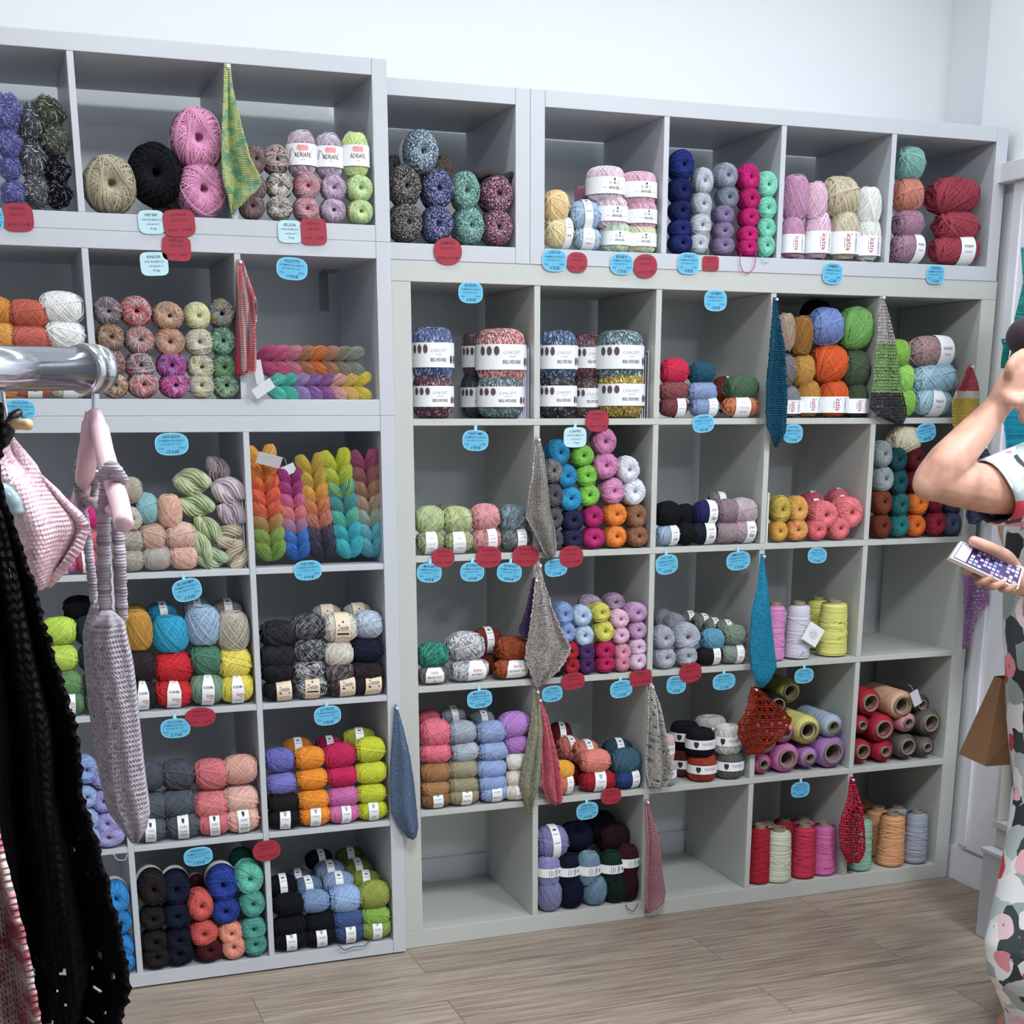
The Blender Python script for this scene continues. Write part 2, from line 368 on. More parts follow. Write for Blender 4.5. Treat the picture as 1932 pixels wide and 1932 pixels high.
# ---------------------------------------------------------------- wound yarn shapes (built once each, shared by their copies)
def sup(D, p, dent=0.5, cap=0.30):
    rho = np.sqrt(D[:, 0]**2+D[:, 2]**2); ay = np.abs(D[:, 1])
    r = (rho**p+ay**p)**(-1.0/p)
    return r*(1-dent*np.exp(-(rho/cap)**2))
def wound(seed, p=2.6, layers=((74, 70, 1.0), ), tr=0.027, dent=0.45, cap=0.26, spin=0.0, wob=0.02, seg=34, stray=5):
    """yarn wound round a ball, long axis along Y; extents about +-1"""
    rnd = random.Random(seed); Vs = []; Fs = []; UVs = []; off = 0
    jobs = []
    for li, (al, n, rad) in enumerate(layers):
        ph0 = rnd.random()*6.28
        for k in range(n):
            jobs.append((al+rnd.uniform(-2.2, 2.2), ph0+2*PI*k/n+rnd.uniform(-.5, .5)*PI/n, rad+0.03*k/n+rnd.uniform(-.030, .018), tr*rnd.uniform(.75, 1.2)))
    for k in range(stray):
        a0 = rnd.uniform(40, 78); p0 = rnd.random()*6.28
        for q in range(rnd.randint(1, 4)): jobs.append((a0+q*1.5, p0+q*0.045, layers[-1][2]+0.045, tr))
    th = np.linspace(0, 2*PI, seg, endpoint=False)
    for ji, (al, ph, rad, r_) in enumerate(jobs):
        al = math.radians(al)
        n = np.array([math.sin(al)*math.cos(ph), math.cos(al), math.sin(al)*math.sin(ph)])
        u = np.cross(n, [0, 1, 0]); u /= np.linalg.norm(u); v = np.cross(n, u)
        D = np.cos(th)[:, None]*u+np.sin(th)[:, None]*v
        D = D+n*(wob*np.sin(th*2+ph*3))[:, None]; D /= np.linalg.norm(D, axis=1)[:, None]
        P = D*(sup(D, p, dent, cap)*rad*0.96)[:, None]
        T = np.roll(P, -1, 0)-np.roll(P, 1, 0); T /= np.linalg.norm(T, axis=1)[:, None]
        E1 = D-T*(D*T).sum(1)[:, None]; E1 /= np.linalg.norm(E1, axis=1)[:, None]; E2 = np.cross(T, E1)
        k = 4; ang = 2*PI*np.arange(k)/k+PI/4
        rg = P[:, None, :]+r_*(np.cos(ang)[None, :, None]*E1[:, None, :]+np.sin(ang)[None, :, None]*E2[:, None, :])
        Vs.append(rg.reshape(-1, 3))
        i = np.arange(seg)[:, None]; j = np.arange(k)[None, :]; a = i*k+j; b = i*k+(j+1) % k; c = ((i+1) % seg)*k+(j+1) % k; d = ((i+1) % seg)*k+j
        Fs.append(np.stack([a, b, c, d], -1).reshape(-1, 4)+off)
        UVs.append(np.stack([np.repeat(ji+np.abs(th/PI-1)*0.9, k), np.tile(ang, seg)], 1)); off += seg*k
    # the core under the strands
    nu, nv = 32, 20; D = []
    for a in range(nv+1):
        t_ = PI*a/nv
        for b in range(nu): D.append((math.sin(t_)*math.cos(2*PI*b/nu), math.cos(t_), math.sin(t_)*math.sin(2*PI*b/nu)))
    D = np.array(D); P = D*(sup(D, p, dent*1.25, cap*1.1)*layers[0][2]*0.93)[:, None]
    i = np.arange(nv)[:, None]; j = np.arange(nu)[None, :]
    F = np.stack([i*nu+j, i*nu+(j+1) % nu, (i+1)*nu+(j+1) % nu, (i+1)*nu+j], -1).reshape(-1, 4)+off
    Vs.append(P); Fs.append(F); UVs.append(np.stack([D[:, 1]*3+50, D[:, 0]], 1))
    V = np.concatenate(Vs); F = np.concatenate(Fs); UV = np.concatenate(UVs)
    c, s_ = math.cos(spin), math.sin(spin)
    V = np.stack([c*V[:, 0]+s_*V[:, 2], V[:, 1], -s_*V[:, 0]+c*V[:, 2]], 1)
    V /= np.abs(V).max(0)*0.985
    return V, F, UV
DUM = plain('cccccc')
def orient(V, ax):
    if ax == 'x': return np.stack([V[:, 1], -V[:, 0], V[:, 2]], 1)
    if ax == 'z': return np.stack([V[:, 0], -V[:, 2], V[:, 1]], 1)
    return V
LIB = {}; rnd = random.Random(7)
def lib(kind, n, ax, **kw):
    LIB[kind] = []
    for s_ in range(n):
        V, F, UV = wound(seed=hash_(kind)+s_*7, spin=s_*1.9, **kw)
        me = mesh('wound_yarn', orient(V, ax), F, [yarn('s')], uv=UV, smooth=True); LIB[kind].append({'s': me})
def hash_(s): return sum((i+3)*ord(c) for i, c in enumerate(s))
lib('E', 5, 'y', p=3.1, layers=((58, 30, .94), (75, 76, 1.0)), dent=0.6, cap=0.29)
lib('S', 4, 'x', p=2.35, layers=((78, 44, .93), (56, 40, .965), (36, 60, 1.0)), dent=0.22, cap=0.3, stray=4)
lib('Z', 3, 'z', p=2.35, layers=((78, 44, .93), (60, 40, .965), (52, 60, 1.0)), dent=0.2, cap=0.3, stray=4)
lib('P', 3, 'z', p=4.2, layers=((60, 30, .95), (72, 84, 1.0)), dent=0.25, cap=0.35)
def fuzz(seed):
    """tinsel chenille ball: a lump of short thick fibres"""
    rnd = np.random.RandomState(seed); n = 1500
    D = rnd.normal(size=(n, 3)); D /= np.linalg.norm(D, axis=1)[:, None]
    lump = 1+0.10*np.sin(D[:, 0]*5+seed)*np.cos(D[:, 2]*6)
    P = D*(0.80+0.12*rnd.rand(n))[:, None]*lump[:, None]
    T = rnd.normal(size=(n, 3))+D*0.5; T /= np.linalg.norm(T, axis=1)[:, None]
    L = 0.11+0.1*rnd.rand(n); E1 = np.cross(T, D); E1 /= np.linalg.norm(E1, axis=1)[:, None]+1e-9; E2 = np.cross(T, E1)
    r_ = 0.028; V = []
    for s_, rr in ((-1, .6), (0, 1.0), (1, .25)):
        for a in range(4):
            V.append(P+T*(s_*L)[:, None]+r_*rr*(math.cos(a*PI/2)*E1+math.sin(a*PI/2)*E2)+D*(0.03*(1-s_*s_)))
    V = np.stack(V, 1).reshape(-1, 3); F = []
    base = np.arange(n)[:, None]*12
    for ring in range(2):
        for a in range(4): F.append(np.stack([base[:, 0]+ring*4+a, base[:, 0]+ring*4+(a+1) % 4, base[:, 0]+ring*4+4+(a+1) % 4, base[:, 0]+ring*4+4+a], 1))
    F = np.stack(F, 1).reshape(-1, 4); mi = np.repeat((rnd.rand(n) < 0.17).astype(int), 8)
    uv = np.repeat(rnd.rand(n, 1)*60, 12, 0); uv = np.concatenate([uv, uv*0], 1)
    nu, nv = 20, 12; C = []
    for a in range(nv+1):
        for b in range(nu):
            t_ = PI*a/nv; C.append((.84*math.sin(t_)*math.cos(2*PI*b/nu), .84*math.sin(t_)*math.sin(2*PI*b/nu), .84*math.cos(t_)))
    i = np.arange(nv)[:, None]; j = np.arange(nu)[None, :]
    F2 = np.stack([i*nu+j, (i+1)*nu+j, (i+1)*nu+(j+1) % nu, i*nu+(j+1) % nu], -1).reshape(-1, 4)+len(V)
    V = np.concatenate([V, C]); V /= np.abs(V).max(0)
    uv = np.concatenate([uv, np.zeros((len(C), 2))]); mi = np.concatenate([mi, np.zeros(len(F2), int)])
    return mesh('tinsel_yarn', V, np.concatenate([F, F2]), [yarn('s'), yarn('f')], mi, uv)
LIB['F'] = [fuzz(3), fuzz(11), fuzz(29)]
def variant(kind, mode):
    d = rnd.choice(LIB[kind])
    if mode not in d: d[mode] = d['s'].copy(); d[mode].materials[0] = yarn(mode)
    return d[mode]
# ---------------------------------------------------------------- paper bands round the balls
PAPER = plain('eef0f3', 0.55, noise=0.01); PAPER2 = plain('e2cfb8', 0.7, noise=0.03); INK = plain('24242a', 0.6); INKR = plain('b8344c', 0.6)
INKP = plain('e79aa0', 0.6); INKG = plain('8c9097', 0.6); CLOTHDOT = plain('5b474c', 0.7); GREYPAPER = plain('c9cbd2', .6)
def band(kind, ax, x0, x1, arc, rad, decals, paper=0, p=2.35, taper=0.0, edge=None, phi0=0.0, mats=None):
    """paper label wrapped about axis ax. decals: (verts, faces, s, t, size_s, size_t, material)"""
    V = []; F = []; M = []
    def prof(x): return rad*(1-min(.999, abs(x)*0.9)**3.2)**(1/3.2)
    def put(s_, t_, off=0.0):
        # s: across (-1..1 ball units along axis), t: angle about the axis (radians, up)
        q = prof(s_)+off; a = t_+phi0
        if ax == 'x': return (s_, -q*math.cos(a), q*math.sin(a))
        return (q*math.sin(s_/1.0), -q*math.cos(s_/1.0), t_)
    n = 44; k = 8
    if ax == 'x':
        for i in range(n+1):
            a = -arc+2*arc*i/n; tp = taper*max(0, (a-0.2))
            for j in range(k+1):
                xx = x0+tp+(x1-x0-2*tp)*j/k; V.append(put(xx, a))
    else:
        for i in range(n+1):
            a = -arc+2*arc*i/n
            for j in range(k+1): V.append((rad*math.sin(a), -rad*math.cos(a), x0+(x1-x0)*j/k))
    for i in range(n):
        for j in range(k):
            q = i*(k+1)+j; F.append((q, q+1, q+k+2, q+k+1) if ax == 'x' else (q, q+k+1, q+k+2, q+1)); M.append(0)
    for (dv, df, s_, t_, ss, st, mi, rot) in decals:
        b = len(V)
        for (a, c) in dv:
            if rot: a, c = (c, -a) if rot > 0 else (-c, a)
            a *= ss; c *= st
            if ax == 'x': V.append(put(s_+a, t_+c, 0.012))
            else:
                th = s_+a; V.append(((rad+.012)*math.sin(th), -(rad+.012)*math.cos(th), t_+c))
        for f in df: F.append([b+i for i in f]); M.append(mi)
    me = mesh('paper_band', V, F, mats or [PAPER, INK, INKR, INKP, INKG, CLOTHDOT], M)
    return me
def G(txt, s_, t_, w_, h_, mi=1, rot=0, shear=0.0):
    V, F = glyphs(txt, shear); ww = V[:, 0].max()-V[:, 0].min(); hh = V[:, 1].max()-V[:, 1].min()
    V = (V-[(V[:, 0].max()+V[:, 0].min())/2, (V[:, 1].max()+V[:, 1].min())/2])
    if rot: return (V, F, s_, t_, w_/hh, h_/ww, mi, rot)
    return (V, F, s_, t_, w_/ww, h_/hh, mi, 0)
def Dk(shape, s_, t_, a, b, mi): return (shape[0], shape[1], s_, t_, a, b, mi, 0)
def lines(s_, t0, dt, n, w_, mi=4): return [Dk(rect(1, 1), s_, t0-dt*i, w_*(1 if i % 2 == 0 else .75), dt*0.22, mi) for i in range(n)]
BANDS = {}
def bands():
    B = BANDS
    B['adriafil'] = band('a', 'z', -0.52, 0.38, 2.9, 1.02, [Dk(disc(1, 16), -0.30, 0.19, .17, .13, 3), Dk(disc(1, 16), -0.08, 0.19, .17, .13, 3), Dk(disc(1, 16), 0.14, 0.19, .16, .13, 3),
        G('ADRIAFIL', -0.08, -0.1, 1.1, 0.2), G('* *', -0.08, -0.3, .2, .07)])
    B['dmc'] = band('d', 'z', -0.6, 0.35, 3.14, 1.055, [Dk(disc(1, 10), .0, .2, .05, .08, 1), G('D M C', 0.0, 0.0, .55, .18, 4), G('ANGEL', 0.0, -.27, .62, .17), Dk(rect(1, 1), -.5, -.27, .2, .02, 4), Dk(rect(1, 1), .5, -.27, .2, .02, 4)])
    B['belvedere'] = band('b', 'z', -0.5, 0.42, 3.14, 1.055, [Dk(disc(1, 12), -1.2, .18, .11, .17, 5), Dk(disc(1, 12), -.9, .18, .11, .17, 5), Dk(disc(1, 12), -.6, .18, .11, .17, 5),
        G('C O N C E P T', 0.02, 0.12, .74, .13, 4), G('BELVEDERE', 0.02, -.22, .76, .13), Dk(rect(1, 1), .02, -.03, .3, .02, 4), Dk(disc(1, 12), .72, -.2, .1, .16, 5), Dk(disc(1, 12), 1.0, -.2, .1, .16, 5)])
    B['valerie'] = band('v', 'z', -0.33, 0.33, 3.14, 1.055, [Dk(shield(1), -.75, .0, .16, .2, 1), G('VALERIE', .02, .06, .8, .22, 4), Dk(rect(1, 1), .02, -.15, .5, .03, 4), Dk(rect(1, 1), 0, .27, 5.8, .05, 1), Dk(rect(1, 1), 0, -.28, 5.8, .05, 1)])
    B['homemade'] = band('h', 'z', -0.76, 0.12, 3.14, 1.05, [G('katia', -.08, -.32, .36, .66, 2, rot=1), G('HOMEMADE', 0.42, -.32, .16, .74, 4, rot=1), Dk(rect(1, 1), -.36, -.32, .04, .4, 4)])
    B['homemade_low'] = B['homemade']
    B['washi'] = band('w', 'x', -0.02, 0.62, 2.6, 1.06, [G('WASHI*', .3, .18, .42, .2), G('katia', .3, -.16, .26, .14, 4)])
    B['washi_c'] = band('w', 'x', -0.42, 0.3, 2.6, 1.06, [G('WASHI*', -.05, .05, .46, .2), G('katia', -.05, -.3, .26, .14, 4)], taper=.16)
    B['katia'] = band('k', 'x', -0.38, 0.3, 2.6, 1.05, [G('katia', 0.04, .1, .42, .26, 2), Dk(rect(1, 1), .1, -.16, .26, .05, 2), Dk(disc(1, 10), -.02, -.42, .08, .12, 1)])
    B['cotton'] = band('k', 'x', -0.42, 0.34, 2.6, 1.05, [G('COTTON', -.12, .75, .42, .16, 4), G('100%', -.2, .45, .28, .17, 4), G('katia', 0.08, -.1, .4, .26, 2), Dk(rect(1, 1), .12, -.34, .26, .05, 2)])
    B['alabama'] = band('l', 'x', -0.36, 0.36, 1.5, 1.06, [G('100%', 0, .85, .16, .12, 4), G('ALABAMA', 0, .2, .58, .17), G('katia', .12, -.28, .4, .22, 2), Dk(rect(1, 1), .2, -.48, .2, .04, 2), Dk(rect(1, 1), 0, -.72, .4, .04, 4)], taper=.2)
    B['concept'] = band('c', 'x', -0.5, 0.34, 2.6, 1.05, [G('C O N C E P T', -.08, -.1, .62, .16, 4), G('PARFUMS', -.08, -.5, .38, .10), Dk(rect(1, 1), -.08, .35, .25, .05, 4)], taper=.08)
    B['concept_r'] = band('c', 'x', 0.0, 0.62, 2.6, 1.05, [G('CONCEPT', .31, .15, .45, .14, 4), Dk(rect(1, 1), .31, -.15, .42, .04, 4), Dk(rect(1, 1), .31, .4, .3, .04, 4)])
    B['denim'] = band('n', 'x', -0.42, 0.42, 2.0, 1.06, [G('Denim', 0, .12, .62, .42, 1, shear=.25), Dk(rect(1, 1), 0, -.28, .66, .13, 1), Dk(rect(1, 1), 0, -.55, .3, .04, 4), Dk(disc(1, 10), 0, .5, .06, .08, 1), Dk(rect(1, 1), -.25, -.62, .14, .04, 1), Dk(rect(1, 1), .25, -.62, .14, .04, 1)], mats=[PAPER2, INK, INKR, INKP, INKG, CLOTHDOT])
    B['denim_r'] = band('n', 'x', -0.22, 0.72, 1.6, 1.06, [G('Denim', .25, .2, .62, .42, 1, shear=.25), Dk(rect(1, 1), .25, -.16, .66, .13, 1), Dk(rect(1, 1), .25, -.5, .3, .04, 4), Dk(rect(1, 1), 0, -.6, .14, .04, 1), Dk(rect(1, 1), .5, -.6, .14, .04, 1)], mats=[PAPER2, INK, INKR, INKP, INKG, CLOTHDOT])
    B['shield'] = band('s', 'x', -0.3, 0.32, 1.15, 1.06, [Dk(shield(1), 0.01, .5, .08, .16, 1), G('VALERIE', 0.01, .1, .4, .15, 4), G('ECO LUNA', 0.01, -.25, .36, .13), Dk(rect(1, 1), .01, -.48, .46, .05, 1), Dk(rect(1, 1), .01, -.66, .4, .05, 4), Dk(rect(1, 1), 0.01, 0, .01, .01, 1)])
    B['luna'] = band('s', 'x', -0.3, 0.32, 1.25, 1.06, [Dk(shield(1), 0.01, .55, .09, .17, 4), G('VALERIE', 0.01, .1, .42, .17, 4), G('LUNA', 0.01, -.42, .26, .15), Dk(rect(1, 1), .01, -.66, .4, .05, 4)])
    B['mallorca'] = band('s', 'x', -0.28, 0.40, 1.1, 1.06, [Dk(shield(1), 0.06, .72, .10, .2, 1), G('VALERIE', 0.06, .2, .48, .2, 4), G('MALLORCA', 0.06, -.35, .52, .2)])
    B['joures'] = band('j', 'x', -0.1, 0.62, 2.6, 1.06, [G('Jours', .26, .3, .46, .34, 1, shear=.2), G('Glam', .28, -.3, .36, .3, 1, shear=.3), Dk(rect(1, 1), .28, .0, .26, .04, 4)])
    B['malibu'] = band('m', 'x', -0.62, 0.62, 0.85, 1.06, [G('katia', 0, .35, .5, .32, 2), G('MALIBU PLUS', 0, -.15, .95, .24), Dk(disc(1, 8), 0, -.6, .06, .09, 1)], taper=.3)
    B['butter'] = band('m', 'x', -0.25, 0.75, 0.95, 1.06, [G('katia', .25, .1, .42, .28, 2), G('BUTTERFLY', .25, -.3, .6, .16)], taper=.25)
    B['degrade'] = band('m', 'x', -0.4, 0.85, 0.95, 1.06, [G('katia', .22, .35, .46, .3, 2), G('DEGRADE "SUN"', .22, -.12, 1.0, .22), Dk(rect(1, 1), .22, -.5, .5, .05, 4)], taper=.25)
    B['blank'] = band('x', 'x', -0.25, 0.25, 1.9, 1.05, [Dk(rect(1, 1), 0, 1.0, .2, .12, 1), Dk(rect(1, 1), 0, .7, .36, .05, 4), Dk(rect(1, 1), 0, .2, .36, .05, 4)])
    B['side'] = band('x', 'x', 0.1, 0.66, 2.6, 1.05, [G('katia', .38, -.2, .3, .16, 2), Dk(rect(1, 1), .38, .25, .4, .05, 4), Dk(rect(1, 1), .38, .45, .3, .05, 4)])
    B['nepal'] = band('n', 'z', -0.25, 0.28, 1.4, 1.06, [G('NEPAL', .25, 0, .2, .42, 1, rot=1), Dk(shield(1), .62, .0, .1, .1, 4), Dk(rect(1, 1), -.15, 0, .05, .42, 4), Dk(rect(1, 1), -.3, 0, .05, .38, 4), Dk(rect(1, 1), -.02, 0, .05, .3, 4)])
    B['backrim'] = band('r', 'y', 0, 0, 0, 0, []) if False else None
bands()
# paper collar about the rear half of an end-on ball
_v = []; _f = []
for i in range(33):
    a = 2*PI*i/32
    for yy in (0.05, 0.85): _v.append((1.05*math.cos(a)*(1-.1*max(0, yy-.5)), yy, 1.05*math.sin(a)*(1-.1*max(0, yy-.5))))
for i in range(32): _f.append((2*i, 2*i+1, 2*i+3, 2*i+2))
BANDS['collar'] = mesh('paper_band', _v, _f, [PAPER]); BANDS['collar_y'] = mesh('paper_band', _v, _f, [plain('c9a65c', .6)])
# ---------------------------------------------------------------- the yarn, cubby by cubby
# kind  colour-name  mode:colours  x,y,w,h in the photograph  [band]  [depth behind the front row]
DESC = dict(T2='top left corner cubby', T1='top cubby with the big balls', T0='top cubby right of yellow-green swatch',
 U2='cubby above the chrome rail', U1='cubby of striped balls', C='speckled yarn cubby', R0='first cubby of upper right unit',
 R1='upper right cubby of five coloured columns', R2='upper right cubby before the last', R3='last cubby of upper right unit',
 L32='cubby behind the pink knit', L31='cubby of pastel hanks', L22='cubby behind black crochet, second row', L21='cubby of large balls, left unit', L20='cubby of denim yarn',
 L12='cubby left of the grey tops hem', L11='cubby right of the grey tops hem', L10='cubby beside the denim-blue swatch', L02='lowest cubby touching black crochet',
 L01='lowest cubby with the black column', L00='lowest cubby under the red tag', M40='large unit top left cubby', M41='large unit second top cubby',
 M42='large unit top middle cubby', M43='cubby between teal and striped swatches', M44='large unit top right cubby', M30='cubby left of long grey scarf',
 M31='cubby right of long grey scarf', M32='large unit second row middle cubby', M33='cubby beneath the orange-and-olive cubby', M34='cubby behind the persons elbow',
 M20='cubby left of mottled shawl', M21='cubby right of mottled shawl', M22='cubby left of sky-blue swatch', M10='cubby left of olive swatch', M11='cubby right of coral swatch',
 M12='cubby left of rust crochet square', M01='bottom cubby left of dusty pink swatch')
